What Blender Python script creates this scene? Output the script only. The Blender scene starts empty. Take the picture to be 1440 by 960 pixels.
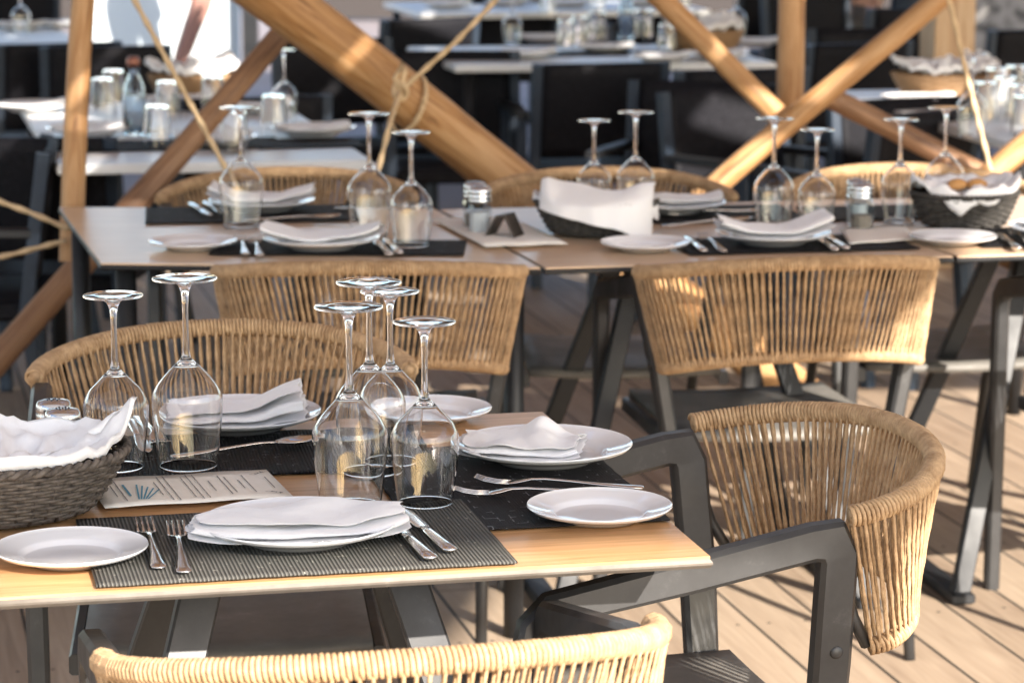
import bpy, math, random
from mathutils import Vector, Matrix, noise
R = math.radians
random.seed(7)
S = bpy.context.scene
COL = S.collection

# ---------------------------------------------------------------- camera, sky, sun, exposure
CH = 1.563; FPX = 4000.0; PITCH = math.atan(720 / FPX)
cd = bpy.data.cameras.new('camera'); cam = bpy.data.objects.new('camera', cd); COL.objects.link(cam)
cam.location = (0, 0, CH); cam.rotation_euler = (R(90) - PITCH, 0, 0)
cd.sensor_width = 36; cd.lens = 36 * FPX / 1440; cd.clip_end = 600
cd.dof.use_dof = True; cd.dof.focus_distance = 3.52; cd.dof.aperture_fstop = 8.0
S.camera = cam
SUN_EL, SUN_AZ = R(27), R(32)          # azimuth: to the right of straight behind the camera
w = bpy.data.worlds.new('World'); S.world = w; w.use_nodes = True
nt = w.node_tree; bg = nt.nodes['Background']
sky = nt.nodes.new('ShaderNodeTexSky'); sky.sky_type = 'NISHITA'; sky.sun_disc = False
sky.sun_elevation = SUN_EL; sky.sun_rotation = R(180) - SUN_AZ
nt.links.new(sky.outputs[0], bg.inputs[0]); bg.inputs[1].default_value = 0.135
sl = bpy.data.lights.new('sun', 'SUN'); sl.energy = 5.0; sl.angle = R(0.6); sl.color = (1, 0.92, 0.82)
so = bpy.data.objects.new('sun', sl); COL.objects.link(so)
sd = Vector((math.sin(SUN_AZ) * math.cos(SUN_EL), -math.cos(SUN_AZ) * math.cos(SUN_EL), math.sin(SUN_EL)))
so.rotation_euler = sd.to_track_quat('Z', 'Y').to_euler(); so.location = sd * 20
vs = S.view_settings; vs.view_transform = 'Standard'; vs.look = 'None'; vs.gamma = 1; vs.exposure = 1.66
vs.use_curve_mapping = False
S.render.engine = 'CYCLES'
cy = S.cycles
cy.max_bounces = 14; cy.transmission_bounces = 12; cy.transparent_max_bounces = 12; cy.glossy_bounces = 6
cy.diffuse_bounces = 4; cy.caustics_reflective = False; cy.caustics_refractive = False; cy.sample_clamp_indirect = 6
cy.use_denoising = True

Fv = Vector((0, math.cos(PITCH), -math.sin(PITCH))); Uv = Vector((0, math.sin(PITCH), math.cos(PITCH))); Rv = Vector((1, 0, 0))
def ray(px, py): return Fv + Rv * ((px - 720) / FPX) - Uv * ((py - 480) / FPX)
def P(px, py, z=0.74):
    r = ray(px, py); t = (z - CH) / r.z
    return Vector((0, 0, CH)) + r * t
def Q(px, py, d): return Vector((0, 0, CH)) + ray(px, py) * d
G = R(13)                                  # the whole terrace is laid out 13 degrees off the view axis

# ---------------------------------------------------------------- materials
def mat(name, col, rough=0.5, metal=0.0, **kw):
    m = bpy.data.materials.new(name); m.use_nodes = True
    b = m.node_tree.nodes['Principled BSDF']
    b.inputs['Base Color'].default_value = (*col, 1); b.inputs['Roughness'].default_value = rough
    b.inputs['Metallic'].default_value = metal
    for k, v in kw.items(): b.inputs[k].default_value = v
    return m
def nodes(m): return m.node_tree, m.node_tree.nodes['Principled BSDF']
def tex(nt_, scale=(1, 1, 1), rot=(0, 0, 0)):
    c = nt_.nodes.new('ShaderNodeTexCoord'); mp = nt_.nodes.new('ShaderNodeMapping')
    nt_.links.new(c.outputs['Object'], mp.inputs[0]); mp.inputs['Scale'].default_value = scale; mp.inputs['Rotation'].default_value = rot
    return mp.outputs[0]
def noise_ramp(m, vec, sc, stops, detail=4, rough=.55, target='Base Color', dist=0.0):
    nt_, b = nodes(m)
    n = nt_.nodes.new('ShaderNodeTexNoise'); n.inputs['Scale'].default_value = sc; n.inputs['Detail'].default_value = detail
    n.inputs['Roughness'].default_value = rough; n.inputs['Distortion'].default_value = dist
    r = nt_.nodes.new('ShaderNodeValToRGB'); nt_.links.new(vec, n.inputs['Vector']); nt_.links.new(n.outputs[0], r.inputs[0])
    e = r.color_ramp.elements
    while len(e) < len(stops): e.new(.5)
    for k, (p, c) in enumerate(stops): e[k].position = p; e[k].color = (*c, 1)
    if target: nt_.links.new(r.outputs[0], b.inputs[target])
    return n, r
def bump(m, out, strength, dist=.002):
    nt_, b = nodes(m); bp = nt_.nodes.new('ShaderNodeBump'); bp.inputs['Strength'].default_value = strength; bp.inputs['Distance'].default_value = dist
    nt_.links.new(out, bp.inputs['Height']); nt_.links.new(bp.outputs[0], b.inputs['Normal'])

M = {}
def wood(name, c1, c2, scale=(2, 40, 40), sc=1.5, rough=.45, dist=.6):
    m = mat(name, c1, rough); v = tex(m.node_tree, scale)
    n, r = noise_ramp(m, v, sc, [(.36, c1), (.62, c2)], 7, .65, dist=dist); bump(m, n.outputs[0], .12, .001); return m
M['oak'] = wood('oak laminate', (.42, .22, .09), (.60, .35, .17), (3, 70, 70), rough=.33)
M['oak_worn'] = wood('pale worn laminate', (.56, .39, .25), (.68, .50, .34), (3, 60, 60), rough=.30)
def logmat(name, a, b_, c):
    m = mat(name, a, .6); v = tex(m.node_tree, (22, 22, 1.5))
    n, r = noise_ramp(m, v, 1.4, [(.30, c), (.44, a), (.58, b_), (.75, a)], 7, .62, dist=1.6); bump(m, n.outputs[0], .5, .004); return m
M['log'] = logmat('peeled log', (.36, .185, .07), (.48, .29, .14), (.09, .035, .014))
M['log_dark'] = logmat('reddish peeled log', (.20, .105, .055), (.31, .18, .10), (.07, .03, .018))
M['beam'] = logmat('sawn beam', (.50, .33, .19), (.58, .42, .27), (.36, .22, .12))
def cordmat(name, a, b_):
    m = mat(name, a, .72); v = tex(m.node_tree, (1, 1, 1))
    n, r = noise_ramp(m, v, 55, [(.28, a), (.66, b_)], 6, .7)
    nt_, b = nodes(m); b.inputs['Specular IOR Level'].default_value = .3
    w_ = nt_.nodes.new('ShaderNodeTexNoise'); w_.inputs['Scale'].default_value = 420; nt_.links.new(v, w_.inputs['Vector'])
    bump(m, w_.outputs[0], .5, .001); return m
M['cord'] = cordmat('tan woven cord', (.27, .16, .08), (.55, .375, .215))
M['rope'] = cordmat('jute rope', (.50, .36, .21), (.62, .47, .29))
def metalmat(name, c, rough=.42, metal=.75):
    m = mat(name, c, rough, metal); v = tex(m.node_tree)
    n, r = noise_ramp(m, v, 900, [(.3, tuple(x * .8 for x in c)), (.7, tuple(min(1, x * 1.2) for x in c))], 2)
    n3, r3 = noise_ramp(m, v, 14, [(.40, tuple(x * .8 for x in c)), (.60, c), (.72, tuple(min(1, x * 1.5 + .01) for x in c))], 9, .75)
    nt_, b = nodes(m); n2, r2 = noise_ramp(m, v, 9, [(.3, (rough - .08,) * 3), (.7, (rough + .12,) * 3)], 4, target='Roughness')
    bump(m, n.outputs[0], .08, .0005); return m
M['frame'] = metalmat('charcoal powder coated metal', (.045, .045, .046), .38, .3)
M['band'] = metalmat('brushed bronze edge', (.15, .13, .11), .38, .5)
M['black'] = metalmat('black lacquered metal', (.008, .009, .011), .5, 0)
M['navy'] = metalmat('blue grey painted metal', (.018, .032, .055), .5, .1)
M['steel'] = mat('cutlery steel', (.72, .68, .64), .12, 1.0)
M['lid'] = mat('shaker lid steel', (.62, .62, .62), .22, 1.0)
M['seat'] = metalmat('grey seat board', (.15, .14, .125), .6, 0)
M['white'] = mat('white porcelain', (.80, .80, .81), .12, **{'Coat Weight': .5, 'Coat Roughness': .04})
M['tablewhite'] = mat('white table laminate', (.74, .74, .74), .35)
M['cloth'] = mat('white napkin cloth', (.80, .79, .80), .85, **{'Sheen Weight': .3})
v = tex(M['cloth'].node_tree); n, r = noise_ramp(M['cloth'], v, 1300, [(.3, (.76, .755, .765)), (.7, (.83, .825, .83))], 2); bump(M['cloth'], n.outputs[0], .25, .0006)
M['glass'] = mat('clear glass', (1, 1, 1), 0.0, **{'Transmission Weight': 1.0, 'IOR': 1.46})
def thin(name, tint):
    m = bpy.data.materials.new(name); m.use_nodes = True; n_ = m.node_tree; n_.nodes.clear()
    o = n_.nodes.new('ShaderNodeOutputMaterial'); a = n_.nodes.new('ShaderNodeBsdfTransparent'); g = n_.nodes.new('ShaderNodeBsdfGlossy'); x = n_.nodes.new('ShaderNodeMixShader'); lw = n_.nodes.new('ShaderNodeLayerWeight'); f = n_.nodes.new('ShaderNodeMath')
    a.inputs[0].default_value = (*tint, 1); g.inputs['Roughness'].default_value = .02; f.operation = 'POWER'; f.inputs[1].default_value = 3.0; n_.links.new(lw.outputs['Facing'], f.inputs[0])
    n_.links.new(f.outputs[0], x.inputs[0]); n_.links.new(a.outputs[0], x.inputs[1]); n_.links.new(g.outputs[0], x.inputs[2]); n_.links.new(x.outputs[0], o.inputs[0]); return m
M['jar'] = thin('thin jar glass', (.93, .95, .96))
M['blueglass'] = mat('pale blue glass', (.80, .92, 1.0), 0.02, **{'Transmission Weight': 1.0, 'IOR': 1.45})
M['salt'] = mat('salt', (.85, .85, .84), .9)
M['pepper'] = mat('pepper', (.30, .25, .20), .9)
M['paper'] = mat('menu paper', (.80, .75, .66), .7)
v = tex(M['paper'].node_tree); noise_ramp(M['paper'], v, 60, [(.3, (.82, .78, .70)), (.7, (.87, .83, .75))], 3)
M['ink'] = mat('menu ink', (.06, .06, .07), .8); M['inkblue'] = mat('menu teal ink', (.10, .30, .42), .8)
M['copper'] = mat('copper cap', (.30, .13, .09), .3, .7)
M['bread'] = mat('bread crust', (.50, .26, .09), .7)
M['wicker_grey'] = None
M['wicker_brown'] = mat('brown wicker', (.30, .18, .09), .65)
def wick(name, a, b_):
    m = mat(name, a, .6, **{'Specular IOR Level': .12}); v = tex(m.node_tree); n, r = noise_ramp(m, v, 90, [(.3, a), (.7, b_)], 4); return m
M['wicker'] = wick('dark grey wicker', (.045, .038, .034), (.16, .135, .115))
M['wicker_black'] = wick('black wicker', (.006, .006, .008), (.016, .016, .020))
M['wicker_grey'] = wick('charcoal grey wicker', (.030, .028, .026), (.095, .088, .08))
M['skin'] = mat('skin', (.30, .16, .125), .55, **{'Subsurface Weight': .1}); M['shirt'] = mat('pale pink shirt', (.62, .42, .36), .85)
M['shorts'] = mat('grey cotton', (.10, .09, .09), .9); M['hair'] = mat('brown hair', (.05, .03, .02), .6)
M['whitewall'] = mat('white painted wall', (.62, .68, .70), .7)
M['fabric'] = mat('shade canvas', (.62, .64, .68), .9)
_n = M['fabric'].node_tree; _t = _n.nodes.new('ShaderNodeBsdfTranslucent'); _t.inputs[0].default_value = (.80, .84, .92, 1); _x = _n.nodes.new('ShaderNodeMixShader'); _x.inputs[0].default_value = .17
_n.links.new(_n.nodes['Principled BSDF'].outputs[0], _x.inputs[1]); _n.links.new(_t.outputs[0], _x.inputs[2]); _n.links.new(_x.outputs[0], _n.nodes['Material Output'].inputs[0])

def matmaterial(name, c_dark, c_lite, stitched):
    m = mat(name, c_dark, .65, **{'Specular IOR Level': .18}); nt_, b = nodes(m); L = nt_.links
    v = tex(nt_); sx = nt_.nodes.new('ShaderNodeSeparateXYZ'); L.new(v, sx.inputs[0])
    def wave(out, k, add=None):
        a = nt_.nodes.new('ShaderNodeMath'); a.operation = 'MULTIPLY_ADD'; L.new(out, a.inputs[0]); a.inputs[1].default_value = k
        if add is not None: L.new(add, a.inputs[2])
        s = nt_.nodes.new('ShaderNodeMath'); s.operation = 'SINE'; L.new(a.outputs[0], s.inputs[0]); return s.outputs[0]
    wx = wave(sx.outputs[0], 2 * math.pi / .0046)             # ribs across the mat
    nz = nt_.nodes.new('ShaderNodeTexNoise'); nz.inputs['Scale'].default_value = 70; L.new(v, nz.inputs['Vector'])
    wy = wave(sx.outputs[1], 2 * math.pi / .004)
    mx = nt_.nodes.new('ShaderNodeMath'); mx.operation = 'MULTIPLY_ADD'; L.new(wy, mx.inputs[0]); mx.inputs[1].default_value = .25; L.new(wx, mx.inputs[2])
    r = nt_.nodes.new('ShaderNodeValToRGB'); mr = nt_.nodes.new('ShaderNodeMapRange'); mr.inputs[1].default_value = -1.2; mr.inputs[2].default_value = 1.2
    L.new(mx.outputs[0], mr.inputs[0]); L.new(mr.outputs[0], r.inputs[0])
    r.color_ramp.elements[0].color = (*[x * .35 for x in c_dark], 1); r.color_ramp.elements[0].position = .25
    r.color_ramp.elements[1].color = (*c_dark, 1); r.color_ramp.elements[1].position = .7
    # stitched flecks: short pale dashes laid out in offset rows
    bt = nt_.nodes.new('ShaderNodeTexBrick'); L.new(v, bt.inputs['Vector']); bt.inputs['Scale'].default_value = 1
    bt.inputs['Brick Width'].default_value = .030 if stitched else .016; bt.inputs['Row Height'].default_value = .016 if stitched else .030
    bt.inputs['Mortar Size'].default_value = .0008; bt.offset = .37
    bt.inputs['Color1'].default_value = (0, 0, 0, 1); bt.inputs['Color2'].default_value = (0, 0, 0, 1); bt.inputs['Mortar'].default_value = (1, 1, 1, 1)
    gt = nt_.nodes.new('ShaderNodeMath'); gt.operation = 'GREATER_THAN'; L.new(nz.outputs[0], gt.inputs[0]); gt.inputs[1].default_value = .60 if stitched else .64
    ml = nt_.nodes.new('ShaderNodeMath'); ml.operation = 'MULTIPLY'; L.new(gt.outputs[0], ml.inputs[0]); L.new(bt.outputs['Color'], ml.inputs[1])
    mi = nt_.nodes.new('ShaderNodeMix'); mi.data_type = 'RGBA'; L.new(ml.outputs[0], mi.inputs[0]); L.new(r.outputs[0], mi.inputs[6]); mi.inputs[7].default_value = (*c_lite, 1)
    L.new(mi.outputs[2], b.inputs['Base Color']); bump(m, mx.outputs[0], .9, .0012); return m
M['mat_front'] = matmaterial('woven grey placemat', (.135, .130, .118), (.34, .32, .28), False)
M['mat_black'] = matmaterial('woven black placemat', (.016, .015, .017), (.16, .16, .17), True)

def deckmat(name, a, b_, gap, bw):
    m = mat(name, a, .62); nt_, b = nodes(m); L = nt_.links
    v = tex(nt_); sx = nt_.nodes.new('ShaderNodeSeparateXYZ'); L.new(v, sx.inputs[0])
    dv = nt_.nodes.new('ShaderNodeMath'); dv.operation = 'DIVIDE'; L.new(sx.outputs[0], dv.inputs[0]); dv.inputs[1].default_value = bw
    fr = nt_.nodes.new('ShaderNodeMath'); fr.operation = 'FRACT'; L.new(dv.outputs[0], fr.inputs[0])
    fl = nt_.nodes.new('ShaderNodeMath'); fl.operation = 'FLOOR'; L.new(dv.outputs[0], fl.inputs[0])
    # board ends: each row is cut at its own place every 2.4 m
    wn = nt_.nodes.new('ShaderNodeTexWhiteNoise'); wn.noise_dimensions = '1D'; L.new(fl.outputs[0], wn.inputs['W'])
    ya = nt_.nodes.new('ShaderNodeMath'); ya.operation = 'DIVIDE'; L.new(sx.outputs[1], ya.inputs[0]); ya.inputs[1].default_value = 2.4
    yb = nt_.nodes.new('ShaderNodeMath'); yb.operation = 'ADD'; L.new(ya.outputs[0], yb.inputs[0]); L.new(wn.outputs[0], yb.inputs[1])
    yf = nt_.nodes.new('ShaderNodeMath'); yf.operation = 'FRACT'; L.new(yb.outputs[0], yf.inputs[0])
    yfl = nt_.nodes.new('ShaderNodeMath'); yfl.operation = 'FLOOR'; L.new(yb.outputs[0], yfl.inputs[0])
    cb = nt_.nodes.new('ShaderNodeCombineXYZ'); L.new(fl.outputs[0], cb.inputs[0]); L.new(yfl.outputs[0], cb.inputs[1])
    w2 = nt_.nodes.new('ShaderNodeTexWhiteNoise'); L.new(cb.outputs[0], w2.inputs['Vector'])
    c1 = nt_.nodes.new('ShaderNodeMath'); c1.operation = 'LESS_THAN'; L.new(fr.outputs[0], c1.inputs[0]); c1.inputs[1].default_value = gap / bw
    c2 = nt_.nodes.new('ShaderNodeMath'); c2.operation = 'LESS_THAN'; L.new(yf.outputs[0], c2.inputs[0]); c2.inputs[1].default_value = .0018
    g = nt_.nodes.new('ShaderNodeMath'); g.operation = 'MAXIMUM'; L.new(c1.outputs[0], g.inputs[0]); L.new(c2.outputs[0], g.inputs[1])
    def mth(op, a_, b2=None, v2=None):
        q_ = nt_.nodes.new('ShaderNodeMath'); q_.operation = op; L.new(a_, q_.inputs[0])
        if b2 is not None: L.new(b2, q_.inputs[1])
        if v2 is not None: q_.inputs[1].default_value = v2
        return q_.outputs[0]
    sy = mth('MULTIPLY', mth('SUBTRACT', mth('FRACT', mth('DIVIDE', sx.outputs[1], v2=.5)), v2=.5), v2=.5)
    sxx = mth('MULTIPLY', mth('SUBTRACT', mth('ABSOLUTE', mth('SUBTRACT', fr.outputs[0], v2=.525)), v2=.27), v2=bw)
    scr = mth('LESS_THAN', mth('ADD', mth('MULTIPLY', sy, sy), mth('MULTIPLY', sxx, sxx)), v2=.0045 ** 2)
    g2_ = nt_.nodes.new('ShaderNodeMath'); g2_.operation = 'MAXIMUM'; L.new(g.outputs[0], g2_.inputs[0]); L.new(scr, g2_.inputs[1]); g = g2_
    gr = tex(nt_, (26, 1.6, 26)); n = nt_.nodes.new('ShaderNodeTexNoise'); n.inputs['Scale'].default_value = 1.6; n.inputs['Detail'].default_value = 7; n.inputs['Distortion'].default_value = 1.2
    L.new(gr, n.inputs['Vector'])
    av = nt_.nodes.new('ShaderNodeMath'); av.operation = 'MULTIPLY_ADD'; L.new(w2.outputs[0], av.inputs[0]); av.inputs[1].default_value = .45; L.new(n.outputs[0], av.inputs[2])
    mr = nt_.nodes.new('ShaderNodeMapRange'); mr.inputs[1].default_value = .3; mr.inputs[2].default_value = 1.15; L.new(av.outputs[0], mr.inputs[0])
    mi = nt_.nodes.new('ShaderNodeMix'); mi.data_type = 'RGBA'; L.new(mr.outputs[0], mi.inputs[0]); mi.inputs[6].default_value = (*a, 1); mi.inputs[7].default_value = (*b_, 1)
    m2 = nt_.nodes.new('ShaderNodeMix'); m2.data_type = 'RGBA'; L.new(g.outputs[0], m2.inputs[0]); L.new(mi.outputs[2], m2.inputs[6]); m2.inputs[7].default_value = (.012, .01, .008, 1)
    L.new(m2.outputs[2], b.inputs['Base Color'])
    sb = nt_.nodes.new('ShaderNodeMath'); sb.operation = 'MULTIPLY_ADD'; L.new(g.outputs[0], sb.inputs[0]); sb.inputs[1].default_value = -6; L.new(n.outputs[0], sb.inputs[2])
    bump(m, sb.outputs[0], .5, .003); return m
M['deck'] = deckmat('weathered deck boards', (.22, .155, .105), (.44, .34, .245), .007, .142)
M['paving'] = mat('pinkish grey paving', (.26, .22, .22), .8)
v = tex(M['paving'].node_tree); n, r = noise_ramp(M['paving'], v, 3, [(.3, (.20, .17, .17)), (.7, (.28, .24, .24))], 8); bump(M['paving'], n.outputs[0], .3, .004)
M['stone'] = mat('mottled stone', (.3, .3, .3), .9)
v = tex(M['stone'].node_tree); noise_ramp(M['stone'], v, 9, [(.35, (.10, .095, .09)), (.5, (.34, .32, .30)), (.65, (.20, .19, .18))], 6)

# ---------------------------------------------------------------- mesh builder
class MB:
    def __init__(s): s.v = []; s.f = []
    def add(s, vs_, fs):
        o = len(s.v); s.v += [tuple(a) for a in vs_]; s.f += [tuple(i + o for i in f) for f in fs]; return s
    def box(s, c, size, rz=0, bevel=0.0):
        cx, cy_, cz = c; a, b, h = [x / 2 for x in size]; ca, sa = math.cos(rz), math.sin(rz)
        k = bevel; vs_ = []
        if k <= 0:
            for z in (-h, h):
                for x, y in ((-a, -b), (a, -b), (a, b), (-a, b)): vs_.append((cx + x * ca - y * sa, cy_ + x * sa + y * ca, cz + z))
            return s.add(vs_, [(3, 2, 1, 0), (4, 5, 6, 7), (0, 1, 5, 4), (1, 2, 6, 5), (2, 3, 7, 6), (3, 0, 4, 7)])
        def ring(i, z):
            o = []
            for sx_, sy_ in ((-1, -1), (1, -1), (1, 1), (-1, 1)):
                aa, bb = a - i, b - i
                pts = [(sx_ * aa, sy_ * (bb - k)), (sx_ * (aa - k), sy_ * bb)]
                if (sx_, sy_) in ((1, -1), (-1, 1)): pts.reverse()
                o += pts
            return [(cx + x * ca - y * sa, cy_ + x * sa + y * ca, cz + z) for x, y in o]
        R4 = [ring(k, -h), ring(0, -h + k), ring(0, h - k), ring(k, h)]
        for q in R4: vs_ += q
        fs = [tuple(range(7, -1, -1)), tuple(range(24, 32))]
        for j in range(3):
            for i in range(8): fs.append((j * 8 + i, j * 8 + (i + 1) % 8, (j + 1) * 8 + (i + 1) % 8, (j + 1) * 8 + i))
        return s.add(vs_, fs)
    def lathe(s, prof, n=48, c=(0, 0, 0), sx=1, sy=1, closed=False):
        vs_ = []; fs = []; m_ = len(prof)
        for r_, z in prof:
            for i in range(n):
                a = 2 * math.pi * i / n; vs_.append((c[0] + r_ * sx * math.cos(a), c[1] + r_ * sy * math.sin(a), c[2] + z))
        for j in range(m_ if closed else m_ - 1):
            j2 = (j + 1) % m_
            for i in range(n): fs.append((j * n + i, j * n + (i + 1) % n, j2 * n + (i + 1) % n, j2 * n + i))
        if not closed:
            if prof[0][0] < .001: fs.append(tuple(range(n - 1, -1, -1)))
            if prof[-1][0] < .001: fs.append(tuple((m_ - 1) * n + k for k in range(n)))
        return s.add(vs_, fs)
    def tube(s, path, r_, n=8, ell=1.0, twist=0.0, caps=True, closed=False):
        pts = [Vector(p) for p in path]; N = len(pts); rr = r_ if isinstance(r_, (list, tuple)) else [r_] * N
        vs_ = []; fs = []; up = None
        for i, p in enumerate(pts):
            t = (pts[(i + 1) % N] - pts[i - 1]) if closed else (pts[min(i + 1, N - 1)] - pts[max(i - 1, 0)])
            t.normalize()
            if up is None:
                up = Vector((0, 0, 1)) if abs(t.z) < .9 else Vector((1, 0, 0))
            x = (up - t * up.dot(t)).normalized(); y = t.cross(x); up = x
            for k in range(n):
                a = 2 * math.pi * k / n; q = Vector((math.cos(a), math.sin(a) * ell, 0)) * rr[i]
                if twist: b = twist * i; q = Vector((q.x * math.cos(b) - q.y * math.sin(b), q.x * math.sin(b) + q.y * math.cos(b), 0))
                vs_.append(p + x * q.x + y * q.y)
        for i in range(N if closed else N - 1):
            i2 = (i + 1) % N
            for k in range(n): fs.append((i * n + k, i * n + (k + 1) % n, i2 * n + (k + 1) % n, i2 * n + k))
        if caps and not closed: fs += [tuple(range(n - 1, -1, -1)), tuple((N - 1) * n + k for k in range(n))]
        return s.add(vs_, fs)
    def bar(s, path, wd, th, side=(1, 0, 0), bev=.004):
        """flat bar swept along a path; wd in the plane of the path, th along side"""
        pts = [Vector(p) for p in path]; N = len(pts); sd_ = Vector(side).normalized(); ws = wd if isinstance(wd, (list, tuple)) else [wd] * N
        sec0 = None; vs_ = []; fs = []
        for i, p in enumerate(pts):
            d0 = (pts[i] - pts[i - 1]).normalized() if i else None; d1 = (pts[i + 1] - pts[i]).normalized() if i < N - 1 else None
            t = ((d0 or d1) + (d1 or d0)).normalized(); nrm = t.cross(sd_).normalized()
            k = 1 / max(.5, t.dot(d0 or d1)); a = ws[i] / 2 * k; h = th / 2
            for x, y in ((-a, -h + bev), (-a + bev, -h), (a - bev, -h), (a, -h + bev), (a, h - bev), (a - bev, h), (-a + bev, h), (-a, h - bev)):
                vs_.append(p + nrm * x + sd_ * y)
        for i in range(N - 1):
            for k in range(8): fs.append((i * 8 + k, i * 8 + (k + 1) % 8, (i + 1) * 8 + (k + 1) % 8, (i + 1) * 8 + k))
        fs += [tuple(range(7, -1, -1)), tuple((N - 1) * 8 + k for k in range(8))]
        return s.add(vs_, fs)
    def grid(s, pts, nu, nv, th=0.0):
        """pts[i][j] points; two-sided sheet of thickness th"""
        vs_ = [pts[i][j] for i in range(nu) for j in range(nv)]
        fs = [(i * nv + j, (i + 1) * nv + j, (i + 1) * nv + j + 1, i * nv + j + 1) for i in range(nu - 1) for j in range(nv - 1)]
        return s.add(vs_, fs)
    def build(s, name, material, parent=None, smooth=True, mods=(), auto=None):
        me = bpy.data.meshes.new(name); me.from_pydata(s.v, [], s.f); me.materials.append(material); me.update()
        if smooth:
            me.polygons.foreach_set('use_smooth', [True] * len(me.polygons))
            if auto: me.set_sharp_from_angle(angle=R(auto))
        o = bpy.data.objects.new(name, me); COL.objects.link(o)
        if parent: o.parent = parent
        for m_ in mods: m_(o)
        return o
def solid(t, off=0):
    def f(o):
        m_ = o.modifiers.new('s', 'SOLIDIFY'); m_.thickness = t; m_.offset = off
    return f
def subd(l=1):
    def f(o):
        m_ = o.modifiers.new('d', 'SUBSURF'); m_.levels = l; m_.render_levels = l
    return f
def tag(o, label=None, cat=None, group=None, kind=None):
    if label: o['label'] = label
    if cat: o['category'] = cat
    if group: o['group'] = group
    if kind: o['kind'] = kind
    return o
def empty(name, loc=(0, 0, 0), rz=0):
    o = bpy.data.objects.new(name, None); COL.objects.link(o); o.location = loc; o.rotation_euler = (0, 0, rz); o.empty_display_size = .05; return o
def copy_tree(o, parent=None):
    c = o.copy(); COL.objects.link(c); c.parent = parent
    for ch in list(o.children): copy_tree(ch, c)
    return c
PROTO = {}
def place(key, builder, loc, rz, label, cat, group=None, scale=None):
    """first use moves the prototype itself, later uses copy it"""
    if key not in PROTO: o = PROTO[key] = builder()
    else: o = copy_tree(PROTO[key])
    o.location = loc; o.rotation_euler = (0, 0, rz)
    if scale: o.scale = (scale,) * 3
    for k in ('label', 'category', 'group'):
        if k in o: del o[k]
    return tag(o, label, cat, group)
def fbm(x, y, z=0, sc=1): return noise.noise(Vector((x * sc, y * sc, z))) + .5 * noise.noise(Vector((x * sc * 2.1, y * sc * 2.1, z + 9)))

# ---------------------------------------------------------------- ground
def sheet(name, x0, x1, y0, y1, z, m, rz=G):
    b = MB(); b.add([(x0, y0, 0), (x1, y0, 0), (x1, y1, 0), (x0, y1, 0)], [(0, 1, 2, 3)])
    o = b.build(name, m, smooth=False); o.location = (0, 0, z); o.rotation_euler = (0, 0, rz); return tag(o, kind='structure')
sheet('ground', -150, 150, -100, 260, -.02, M['paving'])
sheet('deck_floor', -14, 14, -12, 10.5, 0, M['deck'])

# ---------------------------------------------------------------- shade canopy overhead (out of frame): casts the shade the tables stand in
SL = math.tan(SUN_EL) / math.cos(SUN_AZ)
def build_canopy():
    ZC = 2.75
    yc = lambda Y, z: Y - (ZC - z) / SL         # canopy y whose shadow edge falls on (Y, z)
    up = lambda x, y, z: (x + sd.x * (ZC - z) / sd.z, y + sd.y * (ZC - z) / sd.z)    # where the canvas must be to shade (x, y, z)
    xr = lambda y: .33 + (ZC - .32 + .1275 * (y - 5.3)) / .766   # right edge of the canvas
    fx, fy = up(.2, 3.25, .74); fs = .17                          # front edge
    front = lambda x: fy + fs * (x - fx)
    xc = xr(front(2.6))
    root = empty('shade_canopy', (0, 0, 0)); tag(root, 'canvas shade canopy on timber posts over the tables', 'canopy')
    b = MB(); solid_end = yc(6.35, .93)
    b.add([(x, y, ZC) for x, y in ((-2.2, front(-2.2)), (xc, front(xc)), (xr(solid_end), solid_end), (-2.6, solid_end))], [(3, 2, 1, 0)])
    b.build('canvas', M['fabric'], root, smooth=False)
    c = MB(); y = solid_end + .02; rnd = random.Random(5)
    while y < 14.2:                                   # loose-laid boards, unseen: spaced to dapple tables beyond and block back sky
        x = -9.0
        wdt = rnd.uniform(.16, .34)
        while x < 10:
            ln = rnd.uniform(.5, 1.6)
            if rnd.random() < (.78 if y < 6 else .95): c.box((x + ln / 2, y + wdt / 2, ZC), (ln - .04, wdt - .02, .02))
            x += ln
        y += wdt
    c.build('slat_cover', M['beam'], root, smooth=False)
    for x, yy in ((-2.1, front(-2.1) + .1), (xc - .1, front(xc) + .1), (-8.6, 14.2), (9.6, 14.2)):
        if True:
            MB().tube([(x, yy, 0), (x, yy, ZC - .02)], .06, 12).build('post', M['log'], root)
build_canopy()
# ---------------------------------------------------------------- log trestle frames
def log(p0, p1, r0, r1, m, label, group='peeled log frame poles', seed=1, name='log_pole', n=14):
    p0, p1 = Vector(p0), Vector(p1); L = (p1 - p0).length; N = max(8, int(L / .06)); pts = []; rr = []
    vs_ = []; b = MB()
    for i in range(N + 1):
        t = i / N; z = t * L
        pts.append((.012 * noise.noise(Vector((z * 1.3, seed, 0))), .012 * noise.noise(Vector((z * 1.3, seed, 5))), z))
        kn = .09 * max(0, noise.noise(Vector((z * 2.4, seed * 3.1, 2)))) + .03 * noise.noise(Vector((z * 9, seed, 3)))
        rr.append((r0 + (r1 - r0) * t) * (1 + kn))
    b.tube(pts, rr, n)
    o = b.build(name, m, auto=60); o.location = p0; o.rotation_mode = 'QUATERNION'; o.rotation_quaternion = (p1 - p0).to_track_quat('Z', 'Y')
    return tag(o, label, 'log', group)
log(Q(100, 368, 6.42), Q(124, -90, 6.42), .0275, .026, M['log'], 'upright honey coloured log behind the bare end of the long oak table', seed=1)
log(Q(-230, 765, 6.45), Q(430, 10, 7.15), .036, .028, M['log_dark'], 'reddish diagonal log crossing the upright pole at the left', seed=2)
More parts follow.
